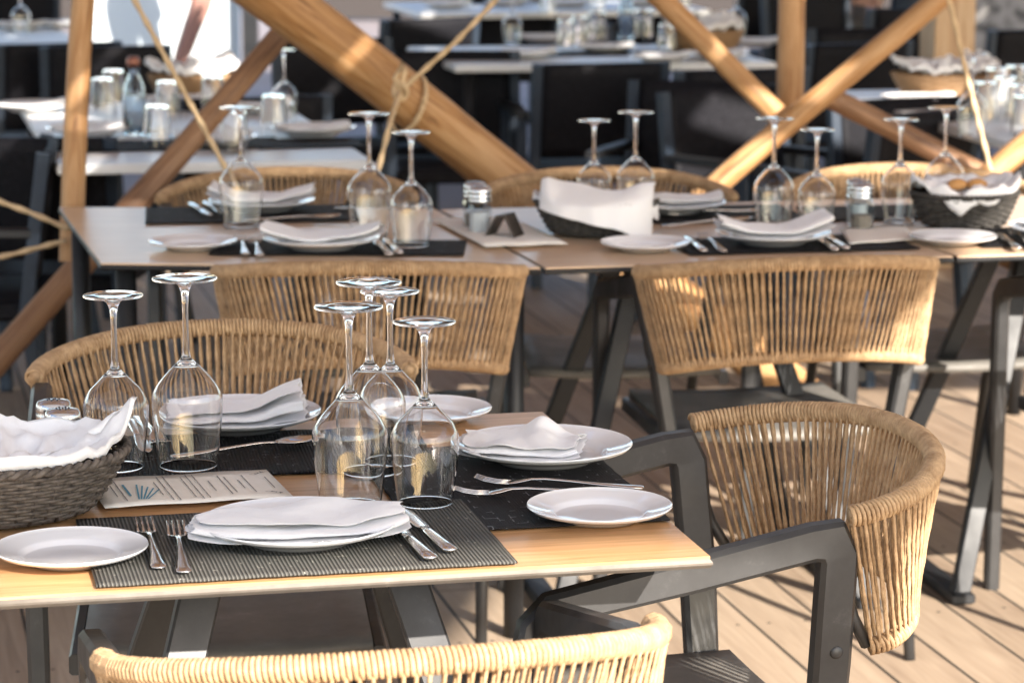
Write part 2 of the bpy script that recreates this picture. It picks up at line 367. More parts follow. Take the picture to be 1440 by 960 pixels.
log(Q(1150, 575, 7.85), Q(300, -65, 6.70), .062, .066, M['log'], 'thickest log, leaning down to the right with a rope tied round it', seed=3, n=20)
log(Q(870, 384, 7.25), Q(1380, -58, 7.25), .030, .029, M['log'], 'straight log rising to the right from behind the middle table', seed=4)
log(Q(1108, 176, 7.42), Q(880, -52, 7.42), .029, .030, M['log'], 'log slanting down to the right into the crossing of three poles', seed=5)
log(Q(1110, 172, 7.52), Q(1113, -80, 7.52), .036, .036, M['log'], 'vertical log standing over the crossing of three poles', seed=6)
log(Q(1600, 350, 7.75), Q(1166, 138, 7.45), .032, .029, M['log_dark'], 'darker reddish log running down to the right under the white table', seed=7)
log(Q(1330, 300, 7.15), Q(1520, 140, 7.15), .032, .032, M['log'], 'short stretch of log behind the bread basket at the right edge', seed=8)
bm_ = MB(); bm_.box((0, 0, 1.25), (.155, .155, 2.5), bevel=.006)
o = bm_.build('square_beam', M['beam'], smooth=False); p = Q(1328, 200, 10.3); o.location = (p.x, p.y, 0); o.rotation_euler = (0, 0, G); tag(o, 'pale sawn square post behind the white table on the right', 'post')

def ropeline(pts, label, r_=.0078, extra=None):
    b = MB()
    full = []
    for a, c in zip(pts[:-1], pts[1:]):
        a, c = Vector(a), Vector(c); n_ = max(2, int((c - a).length / .012))
        full += [a.lerp(c, i / n_) for i in range(n_)]
    full.append(Vector(pts[-1])); o0 = full[0].copy()
    b.tube([p - o0 for p in full], r_, 8, ell=.72, twist=.75)
    if extra: extra(b, o0)
    o = b.build('rope', M['rope']); o.location = o0
    return tag(o, label, 'rope', 'jute ropes lashed to the log frame')
ropeline([Q(178, -20, 6.35), Q(240, 95, 6.35), Q(318, 238, 6.37), Q(352, 300, 6.4)], 'jute rope hanging across the reddish diagonal log')
kp = Q(563, 128, 6.80)
def knot(b, o0):
    ax = (Q(1150, 575, 7.85) - Q(300, -65, 6.70)).normalized(); c0 = Q(575, 146, 7.02)
    x = ax.cross(Vector((0, 0, 1))).normalized(); y = ax.cross(x)
    for k in range(1):
        ring = [c0 + ax * (.02 * k + .018 * math.sin(a)) + x * math.cos(a) * .072 + y * math.sin(a) * .072 - o0 for a in [2 * math.pi * i / 60 for i in range(60)]]
        b.tube(ring, .0070, 8, ell=.75, twist=.7, closed=True)
    kc = kp - o0
    b.tube([kc + Vector((.014 * math.cos(t), -.01 * math.sin(t * 2), .02 * math.sin(t))) for t in [i * .35 for i in range(19)]], .0075, 8)
    b.tube([kc, kc + Vector((-.012, 0, .03)), kc + Vector((.008, 0, .065)), kc + Vector((.012, -.005, .045)), kc + Vector((.0, 0, .0))], .007, 8)
ropeline([Q(712, -15, 6.80), Q(640, 60, 6.80), kp, Q(548, 175, 6.62), Q(530, 248, 6.6), Q(525, 292, 6.6)], 'jute rope knotted around the thickest log', extra=knot)
ropeline([Q(1330, -20, 7.1), Q(1352, 75, 7.1), Q(1392, 236, 7.1), Q(1405, 290, 7.1)], 'jute rope hanging at the right in front of the square post')
ropeline([Q(-60, 262, 6.36), Q(40, 298, 6.36), Q(98, 322, 6.36)], 'upper of the two ropes pulling left from the upright pole')
ropeline([Q(-60, 374, 6.36), Q(20, 357, 6.36), Q(94, 338, 6.36)], 'lower of the two ropes pulling left from the upright pole')

# ---------------------------------------------------------------- cord-backed armchair
def back_curves():
    up, lo = [], []
    N = 120
    for i in range(N + 1):
        a = -math.pi / 2 + math.pi * i / N; sn, cs = math.sin(a), max(0, math.cos(a)); sg = 1 if sn >= 0 else -1
        up.append(Vector((.288 * sg * abs(sn) ** .92, -.200 * cs ** 1.02, .738 + .038 * cs ** 1.3)))
        lo.append(Vector((.252 * sg * abs(sn) ** .92, -.045 - .115 * cs ** .85, .560 + .034 * cs ** 1.3)))
    return up, lo
def resample(pts, n_):
    L = [0]
    for a, b in zip(pts[:-1], pts[1:]): L.append(L[-1] + (b - a).length)
    out = []; j = 0
    for i in range(n_):
        t = L[-1] * i / (n_ - 1)
        while j < len(L) - 2 and L[j + 1] < t: j += 1
        out.append(pts[j].lerp(pts[j + 1], (t - L[j]) / max(1e-9, L[j + 1] - L[j])))
    return out
def wrap(b, curve, rw, rc, pitch, seg=10):
    pts = resample(curve, 400); L = sum((pts[i + 1] - pts[i]).length for i in range(399)); turns = L / pitch
    n_ = int(turns * seg); path = []; rr = []
    for i in range(n_ + 1):
        t = i / n_ * 399; k = min(398, int(t)); p = pts[k].lerp(pts[k + 1], t - k); d = (pts[k + 1] - pts[k]).normalized()
        x = Vector((0, 0, 1)); x = (x - d * x.dot(d)).normalized(); y = d.cross(x); a = 2 * math.pi * i / seg
        wv = 1 + .05 * noise.noise(Vector((i / seg * .6, 3, 1)))
        path.append(p + (x * math.cos(a) + y * math.sin(a)) * rw * wv)
    b.tube(path, rc, 5)
def make_chair():
    root = empty('cord_armchair')
    for sx in (-1, 1):
        J = Vector((sx * .276, 0, .722)); F1 = Vector((sx * .270, .41, .640)); S_ = Vector((sx * .222, .005, .405)); F0 = Vector((sx * .262, .425, 0))
        path = [F0, Vector((sx * .268, .405, .59)), Vector((sx * .2695, .398, .622)), Vector((sx * .270, .374, .645)), Vector((sx * .273, .2, .676)), Vector((sx * .2755, .045, .7055)),
                Vector((sx * .2755, .020, .7065)), Vector((sx * .2745, .010, .685)), Vector((sx * .245, .005, .54)), S_]
        b = MB(); b.bar(path, [.028, .036, .038, .040, .045, .046, .048, .050, .050, .046], .030, bev=.006)
        sf = b.build('side_frame', M['frame'], root, auto=40)
        rv = MB(); rv.lathe([(0.0001, .003), (.006, .0025), (.009, 0), (.009, -.002)], 16)
        ro = rv.build('rivet', M['frame'], sf); ro.location = (sx * (.2455 + .019), .004, .56); ro.rotation_euler = (0, sx * R(90), 0)
        b = MB(); b.tube([(sx * .215, -.005, .40), (sx * .214, -.05, .37), (sx * .212, -.10, .28), (sx * .208, -.18, 0)], [.0125, .013, .0125, .011], 12)
        b.build('rear_leg', M['frame'], root)
        b = MB(); b.bar([(sx * .215, .40, .400), (sx * .215, 0, .398)], .030, .02, side=(1, 0, 0)); b.build('seat_rail', M['frame'], root, auto=40)
        b = MB(); b.tube([(sx * .262, -.0, .66), (sx * .258, -.02, .60), (sx * .250, -.042, .562)], .008, 8); b.build('back_bracket', M['frame'], root)
    b = MB(); nu, nv = 9, 9; pts = []
    for i in range(nu):
        row = []
        for j in range(nv):
            x = -.205 + .41 * i / (nu - 1); y = -.03 + .45 * j / (nv - 1)
            row.append((x, y, .418 - .010 * math.cos(x / .205 * 1.4) + .004))
        pts.append(row)
    b.grid(pts, nu, nv); b.build('seat', M['seat'], root, mods=(solid(.016),), auto=40)
    up, lo = back_curves()
    b = MB(); b.tube(resample(up, 60), .0100, 10); wrap(b, up, .0120, .0031, .0060); b.build('top_rail', M['cord'], root)
    b = MB(); b.tube(resample(lo, 60), .0080, 8); wrap(b, lo, .0096, .0031, .0064); b.build('lower_rail', M['cord'], root)
    b = MB(); n_ = 58; U = resample(up, n_); Lw = resample(lo, n_); rnd = random.Random(3)
    for layer in (0, 1):
        for i in range(n_ - 1):
            if layer == 0: a, c = U[i], Lw[i]
            else: a, c = U[i].lerp(U[i + 1], .30), Lw[i].lerp(Lw[i + 1], .30)
            k = max(0, min(n_ - 2, i)); d = (U[k + 1] - U[k]).normalized(); out = Vector((d.y, -d.x, 0)).normalized()
            off = out * (.0095 if layer == 0 else -.0095); jit = d * rnd.uniform(-.0010, .0010); j2 = d * rnd.uniform(-.0014, .0014)
            p0 = a + off + jit; p1 = c + off * .8 + j2; bow = -out * rnd.uniform(0, .0006)
            b.tube([p0.lerp(p1, t / 22) + bow * math.sin(math.pi * t / 22) for t in range(23)], .0030, 6, ell=.74, twist=.60, caps=False)
    b.build('back_cords', M['cord'], root)
    return root
def chair(px, py, z, rz, label, group): # px,py: where the middle between the two arm joints is seen
    p = P(px, py, z); return place('chair', make_chair, (p.x, p.y, 0), rz, label, 'chair', group)
gN = 'cord-backed armchairs at the near oak table'; gM = 'cord-backed armchairs on the near side of the middle tables'; gF = 'cord-backed armchairs beyond the middle tables'
def chair_at(x, y, rz, label, group): return place('chair', make_chair, (x, y, 0), rz, label, 'chair', group)
a, b_ = P(979, 601, .735), P(1187, 724, .735); c = (a + b_) / 2
chair_at(c.x, c.y, math.atan2((b_ - a).y, (b_ - a).x) + R(180), 'armchair with golden cord back drawn up at the right end of the near table', gN)
a, b_ = P(33, 537, .735), P(588, 520, .735); c = (a + b_) / 2
chair_at(c.x, c.y, math.pi + R(6), 'armchair on the far side of the near table, seen through the wine glasses', gN)
a, b_ = P(125, 925, .735), P(948, 872, .735); c = (a + b_) / 2
chair_at(c.x - .003, c.y - .025, math.atan2((b_ - a).y, (b_ - a).x), 'sunlit pale cord armchair nearest the camera, cut by the bottom of the picture', gN)
a = P(520, 384, .735); chair_at(a.x + .0, a.y, R(1), 'armchair at the left of the middle row with a notch in its cord wrap', gM)
a = P(1111, 378, .735); chair_at(a.x - .01, a.y, R(11), 'armchair at the middle row right behind the right-hand near armchair', gM)
a = P(1702, 376, .735); chair_at(a.x, a.y, R(11), 'dark armchair half out of frame at the right edge of the middle row', gM)
for px, py, rz, lb in ((405, 262, 182, 'far armchair behind the plate on the left middle table'), (853, 262, 184, 'far armchair behind the napkin covered bread basket'),
                       (1285, 256, 187, 'far armchair behind the pepper shaker and open bread basket')):
    a = P(px, py + 20, .735); chair_at(a.x, a.y, R(rz), lb, gF)

# ---------------------------------------------------------------- tables
def table_quad(name, corners, m, band, label, group, legs='trestle', th=.014, z=.74, legm=None, cat='table', trestle_c=None, thb=.010):
    """corners: front-left, front-right, back-right, back-left on the top"""
    c0 = sum((Vector(c) for c in corners), Vector()) / 4; root = empty(name, (c0.x, c0.y, 0)); tag(root, label, cat, group)
    C = [Vector(c) - Vector((c0.x, c0.y, 0)) for c in corners]; mid = Vector((0, 0, 0))
    def inset(k): return [c - (Vector((c.x, c.y, 0))).normalized() * k for c in C]
    def slab(q, z0, z1, nm, mt, bev=.0):
        b = MB()
        if bev:
            rings = [(inset(bev), z0), (C, z0 + bev), (C, z1 - bev), (inset(bev), z1)]
        else: rings = [(q, z0), (q, z1)]
        vs_ = [(p.x, p.y, zz) for q_, zz in rings for p in q_]; fs = [(3, 2, 1, 0), tuple(len(vs_) - 4 + i for i in range(4))]
        for j in range(len(rings) - 1):
            for i in range(4): fs.append((j * 4 + i, j * 4 + (i + 1) % 4, (j + 1) * 4 + (i + 1) % 4, (j + 1) * 4 + i))
        b.add(vs_, fs); o = b.build(nm, mt, root, smooth=False); return o
    # orient the top so its grain runs along the table
    dirx = (C[1] - C[0]); ang = math.atan2(dirx.y, dirx.x)
    t = MB(); q = inset(.004); rot = Matrix.Rotation(-ang, 4, 'Z'); q = [rot @ p for p in q]
    vs_ = [(p.x, p.y, z - .004) for p in q] + [(p.x, p.y, z) for p in q]
    t.add(vs_, [(3, 2, 1, 0), (4, 5, 6, 7), (0, 1, 5, 4), (1, 2, 6, 5), (2, 3, 7, 6), (3, 0, 4, 7)])
    to = t.build('tabletop', m, root, smooth=False); to.rotation_euler = (0, 0, ang)
    slab(None, z - .004 - thb, z - .0035, 'edge_band', band, bev=.004)
    legm = legm or M['frame']; zt = z - .004 - thb
    ex = dirx.normalized(); ey = Vector((-ex.y, ex.x, 0))
    if legs == 'trestle':
        tc = Vector(trestle_c) - Vector((c0.x, c0.y, 0)) if trestle_c else Vector((0, 0, 0)); tc.z = 0
        for s in (-1, 1):
            for f in (-1, 1):
                p0 = tc + ex * s * .115 + ey * f * .08; p1 = tc + ex * s * .32 + ey * f * .30
                b = MB(); b.bar([(p1.x, p1.y, 0.012), (p0.x, p0.y, zt - .03)], .050 if legm == M['frame'] else .038, .026, side=ey, bev=.003); b.build('leg', legm, root, auto=40)
        b = MB(); b.box((tc.x, tc.y, zt - .015), (.42, .24, .03), ang, .004); b.build('top_bracket', legm, root, smooth=False)
        for s in (-1, 1):
            b = MB(); p = tc + ex * s * .32; b.box((p.x, p.y, .012), (.05, .66, .022), ang, .004); b.build('foot_bar', legm, root, smooth=False)
    else:
        inx = .05
        for p, q in ((C[0], C[2]), (C[1], C[3]), (C[2], C[0]), (C[3], C[1])):
            d = (q - p); d.z = 0; p0 = p + d.normalized() * inx * 1.4; b = MB()
            b.tube([(p0.x, p0.y, 0), (p0.x, p0.y, zt)], .02, 12); b.build('leg', legm, root)
        for i in range(2):
            a_, c_ = (C[0] + C[3]) / 2 if i == 0 else (C[1] + C[2]) / 2, None
        b = MB(); b.box((0, 0, zt - .014), ((C[1] - C[0]).length * .8, .04, .028), ang); b.build('crossbar', legm, root, smooth=False)
    return root
def rect(p, wdt, dep, ang):  # p: front-right corner
    ex = Vector((math.cos(ang), math.sin(ang), 0)); ey = Vector((-ex.y, ex.x, 0))
    return [p - ex * wdt, p, p + ey * dep, p - ex * wdt + ey * dep]
nr = P(1003, 782); ex = (nr - P(0, 840)).normalized(); bk = P(765, 578); bl = P(20, 607)
near = [nr - ex * 1.02, nr, bk, bk - (bk - bl).normalized() * 1.02]
table_quad('oak_table', near, M['oak'], M['band'], 'near oak topped table with bronze edge, set for four', 'oak topped tables', trestle_c=P(410, 705))
midA = [P(140, 370), P(762, 376.5), P(612, 293), P(82, 291)]
table_quad('oak_table', midA, M['oak_worn'], M['black'], 'left middle oak table whose empty corner juts out by the upright log', 'oak topped tables', legs='posts', legm=M['black'])
sidev = (P(612, 293) - P(762, 376.5))
q0 = P(766, 376.5); q1 = P(1342, 360)
table_quad('oak_table', [q0, q1, q1 + sidev * .98, q0 + sidev * .98], M['oak_worn'], M['black'], 'centre middle oak table carrying the napkin covered basket', 'oak topped tables', legs='trestle', legm=M['black'])
q2 = P(1346, 360); q3 = q2 + (q1 - q0).normalized() * .85
table_quad('oak_table', [q2, q3, q3 + sidev * .98, q2 + sidev * .98], M['oak_worn'], M['black'], 'right middle oak table cut off by the right edge of the picture', 'oak topped tables', legs='trestle', legm=M['black'])

# white tables in the background
gW = 'white tables in the background'
def wtable(fl, fr, dep, label, ang=None):
    fl, fr = Vector(fl), Vector(fr); ex_ = (fr - fl).normalized(); ey = Vector((-ex_.y, ex_.x, 0))
    if ang is not None: ey = Vector((-math.sin(ang), math.cos(ang), 0))
    return table_quad('white_table', [fl, fr, fr + ey * dep, fl + ey * dep], M['tablewhite'], M['tablewhite'], label, gW, legs='posts', legm=M['black'], thb=.022)
wtable(P(80, 232), P(524, 225), .80, 'white table behind the long oak table at the left, nearest of the white ones', G)
A1 = P(80, 232) + Vector((-math.sin(G), math.cos(G), 0)) * .83; A2 = P(524, 225) + Vector((-math.sin(G), math.cos(G), 0)) * .83
wtable(A1, A2, .85, 'white table pushed against the back of the nearest white table', G)
wtable(A1 + Vector((-1.2, .1, 0)), A1 + Vector((-.12, .0, 0)), .85, 'white table at the left edge in line with the glasses and bottle', G)
wtable(P(640, 92), P(1092, 88), .9, 'white table in the centre background behind the black chair', G)
wtable(P(590, 20), P(1000, 14), .9, 'white table at the top edge above the knotted rope', G)
wtable(P(-120, 66), P(108, 60), .9, 'white table at the top left corner beyond the upright log', G)
e0, e1 = P(1158, 128), P(1432, 204); ed = (e1 - e0).normalized(); exr = Vector((-ed.y, ed.x, 0))
table_quad('white_table', [e1, e1 + exr * .95, e0 + exr * .95, e0], M['tablewhite'], M['tablewhite'], 'white table at the right with stacked tumblers and a basket', gW, legs='posts', legm=M['black'], thb=.022)

# ---------------------------------------------------------------- placemats
def placemat(c, wdt, dep, rz, m, label, drape=0, group='woven placemats'):
    b = MB(); nu, nv = 34, 22; pts = []; sd_ = c.x * 7
    for i in range(nu):
        row = []
        for j in range(nv):
            x = -wdt / 2 + wdt * i / (nu - 1); y = -dep / 2 + dep * j / (nv - 1)
            row.append((x, y + .0008 * math.sin(i * 2.1), .0025 + .0012 * max(0, fbm(x * 9, y * 9, sd_))))
        pts.append(row)
    b.grid(pts, nu, nv); o = b.build('placemat', m, mods=(solid(.0022, 0),)); o.location = (c.x, c.y, c.z + .0006); o.rotation_euler = (0, 0, rz)
    return tag(o, label, 'placemat', group)
ef = math.atan2(ex.y, ex.x); ey_ = Vector((-math.sin(ef), math.cos(ef), 0))
fr = P(728, 795); fmw, fmd = .475, .315
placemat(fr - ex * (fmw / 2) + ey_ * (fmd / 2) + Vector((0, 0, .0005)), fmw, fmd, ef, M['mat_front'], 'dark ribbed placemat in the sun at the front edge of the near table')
sv = (bk - nr).normalized(); rm = P(943, 734)
sang = math.atan2(sv.y, sv.x)
cR = rm + sv * .23 - Vector((sv.y, -sv.x, 0)) * .155
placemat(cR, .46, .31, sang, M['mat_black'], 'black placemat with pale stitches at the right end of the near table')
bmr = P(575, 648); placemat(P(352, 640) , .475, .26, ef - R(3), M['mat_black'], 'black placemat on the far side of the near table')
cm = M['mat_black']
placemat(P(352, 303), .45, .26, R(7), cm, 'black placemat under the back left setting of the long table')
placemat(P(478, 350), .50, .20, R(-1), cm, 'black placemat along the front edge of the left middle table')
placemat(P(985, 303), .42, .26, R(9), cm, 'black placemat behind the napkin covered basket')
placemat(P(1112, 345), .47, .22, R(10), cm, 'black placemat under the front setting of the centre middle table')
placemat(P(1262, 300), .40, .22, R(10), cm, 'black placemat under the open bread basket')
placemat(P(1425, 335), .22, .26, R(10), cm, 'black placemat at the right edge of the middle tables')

# ---------------------------------------------------------------- plates
def plate_builder(r_, h, well, foot=.55):
    def f():
        p = [(.0009, .0042), (well * .5, .0040), (well * .92, .0042), (well * .97, .0050), (well + .002, .0085), (well + .006, h * .56), (well + .010, h * .62), (r_ * .90, h * .84), (r_ - .003, h - .0015), (r_ - .0006, h), (r_, h - .0015), (r_ - .003, h - .005),
             (r_ * .88, h * .62), (well + .008, h * .40), (r_ * foot + .008, .004), (r_ * foot + .002, .0), (r_ * foot - .004, 0), (r_ * foot - .006, .0018), (.0009, .0018)]
        root = MB().lathe(p, 72).build('plate', M['white'], auto=50); return root
    return f
def dinner(c, label, z=0, g='white dinner plates'): return place('dinner', plate_builder(.117, .024, .076), (c.x, c.y, c.z + .004 + z), random.uniform(0, 6), label, 'plate', g)
def side(c, label, z=0, g='small white side plates'): return place('side', plate_builder(.0885, .018, .056), (c.x, c.y, c.z + .001 + z), random.uniform(0, 6), label, 'plate', g)
pF, pL, pRt = P(421, 762), P(334, 604), P(765, 650)
dinner(pF, 'white dinner plate on the sunlit placemat nearest the camera'); dinner(pL, 'white dinner plate on the far placemat behind the tall glass'); dinner(pRt, 'white dinner plate at the right end of the near table')
side(P(100, 788), 'side plate at the lower left in front of the wicker basket'); side(P(843, 729), 'side plate on bare oak at the right front corner of the near table', .0)
side(P(604, 590), 'side plate at the back edge of the near table behind the glasses')
m1, m2, m3, m4 = P(368, 297), P(452, 351), P(945, 300), P(1087, 344)
dinner(m1, 'dinner plate under the back left glass on the long table'); dinner(m2, 'dinner plate at the front of the left middle table'); dinner(m3, 'dinner plate half hidden by the napkin covered basket'); dinner(m4, 'dinner plate at the front of the centre middle table')
side(P(271, 350), 'side plate on bare wood near the end of the long table'); side(P(907, 352), 'side plate in front of the napkin covered basket'); side(P(1340, 343), 'side plate in front of the open bread basket')
m5 = P(1500, 336); dinner(m5, 'dinner plate cut by the right edge of the middle tables')

# ---------------------------------------------------------------- napkins
def napkin(c, L_, W_, layers, seed, rz, label, z=.012, lift=0, peak=0, taper=.5, sag=.012, gap=.0055, kink=None, group='folded white napkins'):
    b = MB(); nu = 30; seg = 14; prof = []
    for k in range(layers):
        rng = range(seg + 1) if k % 2 == 0 else range(seg, -1, -1)
        for j in rng:
            prof.append((j / seg - .5, k, k * gap))
        if k < layers - 1:                                       # rounded fold
            s = 1 if k % 2 == 0 else -1
            prof.append((s * .5 + s * .022, k + .5, (k + .5) * gap))
    pts = []
    for i in range(nu):
        u = i / (nu - 1) - .5; tp = 1 - taper * abs(2 * u) ** 3; row = []
        for (t, k, zz) in prof:
            sh = .004 * fbm(k * 1.7, seed, 1) ; x = u * L_ * (1 - .035 * k * (.6 + .6 * noise.noise(Vector((k * 3.3, seed, 0))))) + sh + .006 * noise.noise(Vector((t * 5, k, seed)))
            y = t * W_ * tp * (1 - .05 * k) + .010 * noise.noise(Vector((u * 4, k * 2.2, seed))) + (.012 * noise.noise(Vector((k * 1.9, seed, 8))))
            wv = .0042 * noise.noise(Vector((u * 3.6, t * 1.8, k * .22 + seed))) + .0008 * noise.noise(Vector((u * 11, t * 5, k * .6 + seed)))
            zt = zz + wv * (1 + .35 * k) + sag * (2 * u) ** 2
            zt += lift * max(0, u + .1) ** 1.6 * (.35 + k / layers) + peak * math.exp(-((u - .12) / .16) ** 2) * max(0, t + .25) * (.2 + k / layers)
            row.append((x, y, max(zt, .0015)))
        pts.append(row)
    b.grid(pts, nu, len(prof))
    o = b.build('napkin', M['cloth'], mods=(solid(.0011, 0), subd(1))); o.location = (c.x, c.y, c.z + z); o.rotation_euler = (0, 0, rz)
    return tag(o, label, 'napkin', group)
napkin(pF + Vector((0, -.004, 0)), .262, .14, 4, 3.1, ef - R(2), 'white napkin folded in thick layers on the front dinner plate', z=.016, taper=.62, sag=.003, gap=.0060)
napkin(pL + Vector((-.004, .0, 0)), .20, .13, 4, 8.7, R(4), 'white napkin with its raised roll to the right on the far dinner plate', z=.015, taper=.08, sag=.0, lift=.062, gap=.006)
napkin(pRt + Vector((-.030, .01, 0)), .165, .125, 4, 5.2, R(-8), 'white napkin folded to a peak on the right-hand dinner plate', z=.014, taper=.35, sag=.004, peak=.034, gap=.005)
napkin(m1 + Vector((0, 0, 0)), .235, .115, 3, 1.3, R(-3), 'napkin on the back left plate of the long table', z=.018, taper=.35, sag=.026, gap=.008)
napkin(m2 + Vector((0, 0, 0)), .245, .125, 3, 2.6, R(0), 'napkin on the front plate of the left middle table', z=.018, taper=.35, sag=.022, gap=.007)
napkin(m3 + Vector((.02, 0, 0)), .18, .11, 3, 4.9, R(5), 'napkin on the plate behind the napkin covered basket', z=.018, taper=.4, sag=.012, gap=.009)
napkin(m4 + Vector((0, 0, 0)), .235, .125, 3, 6.4, R(5), 'napkin on the front plate of the centre middle table', z=.018, taper=.3, sag=.022, lift=.02, gap=.008)
napkin(m5, .2, .12, 3, 7.7, R(5), 'napkin on the plate at the right edge of the middle tables', z=.018, taper=.4, sag=.01)

# ---------------------------------------------------------------- wine glasses (standing upside down)
def glass_builder(H, rf, rb, rr_, sh):
    def f():
        root = empty('wine_glass')
        th = .0011; zs = H * .585                                 # stem joint
        outer = [(rr_, 0), (rr_ + (rb - rr_) * .42, sh * .35), (rr_ + (rb - rr_) * .86, sh * .75), (rb, sh), (rb * .985, sh + .007), (rb * .93, sh + .014), (rb * .80, sh + .024),
                 (rb * .58, sh + (zs - sh) * .62), (rb * .36, sh + (zs - sh) * .80), (rb * .19, sh + (zs - sh) * .93), (.0058, zs)]
        # smooth with Catmull-Rom
        def cr(p, m_=5):
            out = []
            for i in range(len(p) - 1):
                a = p[max(0, i - 1)]; b = p[i]; c = p[i + 1]; d = p[min(len(p) - 1, i + 2)]
                for k in range(m_):
                    t = k / m_; out.append(tuple(.5 * (2 * b[q] + (c[q] - a[q]) * t + (2 * a[q] - 5 * b[q] + 4 * c[q] - d[q]) * t * t + (3 * b[q] - a[q] - 3 * c[q] + d[q]) * t ** 3) for q in (0, 1)))
            out.append(p[-1]); return out
        oc = cr(outer); stem = cr([(.0058, zs), (.0045, zs + .012), (.0038, zs + (H - zs) * .4), (.0040, zs + (H - zs) * .68), (.0062, H - .016), (.013, H - .0065), (.026, H - .0032), (rf - .001, H - .0022)])
        rim = [(rf, H - .0014), (rf - .0008, H - .0002), (rf * .6, H - .0004), (.0001, H - .0012)]
        inner = [(max(.0001, r_ - th), z) for r_, z in oc if z < zs - .010]
        inner = [(.0001, inner[-1][1] + .004), (inner[-1][0] * .55, inner[-1][1] + .003)] + inner[::-1]
        inner[-1] = (rr_ - th, .0004)
        # one closed glass skin, split into the three visible parts
        b = MB(); b.lathe(inner + oc + stem[1:] + rim, 64); o = b.build('glass_body', M['glass'], root)
        b = MB(); b.lathe([(rf * .9, H + .00015), (rf * .93, H + .0002), (rf * .93, H + .00045), (rf * .9, H + .0004)], 64, closed=True)
        return root
    return f
def glass_builder_one(*a):
    f = glass_builder(*a)
    def g():
        r_ = f(); o = r_.children[0]; o.parent = None; bpy.data.objects.remove(r_); o.name = 'wine_glass'; return o
    return g
LG = glass_builder_one(.250, .0425, .0465, .0375, .088); SG = glass_builder_one(.229, .039, .0425, .034, .080)
def big(px, py, label, sc=1): return place('LG', LG, P(px, py, .7435), random.uniform(0, 6), label, 'wine glass', 'wine glasses standing upside down', scale=sc)
def small(px, py, label, sc=1): return place('SG', SG, P(px, py, .7435), random.uniform(0, 6), label, 'wine glass', 'wine glasses standing upside down', scale=sc)
big(265, 656, 'taller wine glass of the left pair beside the menu card'); small(165, 658, 'shorter wine glass at the far left behind the basket')
big(493, 712, 'taller wine glass at the front of the four in the middle of the near table'); small(598, 708, 'shorter wine glass standing at the right of the four')
big(521, 664, 'tall wine glass at the back of the four'); small(550, 650, 'shortest wine glass half hidden at the back of the four')
big(340, 318, 'single wine glass in front of the back left plate on the long table'); big(520, 330, 'taller glass of the pair in front of the knotted rope'); small(579, 346, 'shorter glass of the pair in front of the thick log')
small(835, 303, 'shorter glass showing above the napkin covered basket', .9); big(893, 304, 'taller glass showing above the napkin covered basket', .9)
big(1087, 320, 'taller glass of the pair behind the centre middle plate', .92); small(1147, 324, 'shorter glass of the pair left of the pepper shaker', .92)
small(1264, 311, 'shorter glass left of the open bread basket', .95); big(1327, 300, 'taller glass standing behind the open bread basket', .92)

big(1366, 192, 'stemmed glass on the right-hand white table before the brown basket', .9)
small(400, 172, 'small stemmed glass on the rear white table right of the reddish log', .9)
small(720, 62, 'stemmed glass at the left end of the centre background table', .9); small(30, 48, 'stemmed glass at the top left corner', .9); big(1035, 56, 'stemmed glass beside the vertical log in the background', .9)
# ---------------------------------------------------------------- shakers
def shaker_builder(fill, hf):
    def f():
        root = empty('shaker'); b = MB(); n_ = 10
        b.lathe([(.0001, 0), (.021, 0), (.0225, .003), (.0225, .046), (.0205, .054), (.0175, .058), (.0175, .063), (.0155, .063), (.0155, .057), (.0185, .052), (.0195, .045), (.0195, .006), (.0001, .005)], n_)
        b.build('jar', M['jar'], root, smooth=False)
        b = MB(); b.lathe([(.0001, .0056), (.0192, .0062), (.0192, .0062 + hf), (.0001, .0075 + hf)], n_); b.build('contents', fill, root, smooth=False)
        b = MB(); b.lathe([(.0185, .058), (.0205, .0585), (.0208, .062), (.0198, .0635), (.0208, .066), (.0208, .070), (.0198, .0715), (.0208, .074), (.0205, .080), (.0180, .0845), (.010, .0862), (.0001, .0865)], 32)
        ld = b.build('lid', M['lid'], root)
        b = MB()
        for a, q in [(0, 0)] + [(i * 1.047, .007) for i in range(6)]: b.lathe([(.0001, .0874), (.0011, .0874), (.0011, .0860)], 8, c=(q * math.cos(a), q * math.sin(a), 0))
        b.build('pour_holes', M['ink'], ld)
        return root
    return f
gS = 'glass shakers with steel lids'
def shaker(px, py, salt, label, sc=1.12):
    k = 'salt' if salt else 'pepper'
    place(k, shaker_builder(M[k], .034 if salt else .022), P(px, py, .741), random.uniform(0, 6), label, 'shaker', gS, scale=sc)
shaker(78, 664, True, 'left shaker whose steel lid shows behind the wicker basket'); shaker(91, 678, False, 'right shaker whose steel lid shows behind the wicker basket')
shaker(675, 329, True, 'salt shaker on the left middle table by the menu sheet', 1.15); shaker(668, 322, False, 'pepper shaker just behind the salt shaker', 1.15)
shaker(1211, 324, False, 'pepper shaker between the glasses and open bread basket', 1.15); shaker(1205, 317, True, 'shaker just behind the pepper shaker left of the open basket', 1.15)

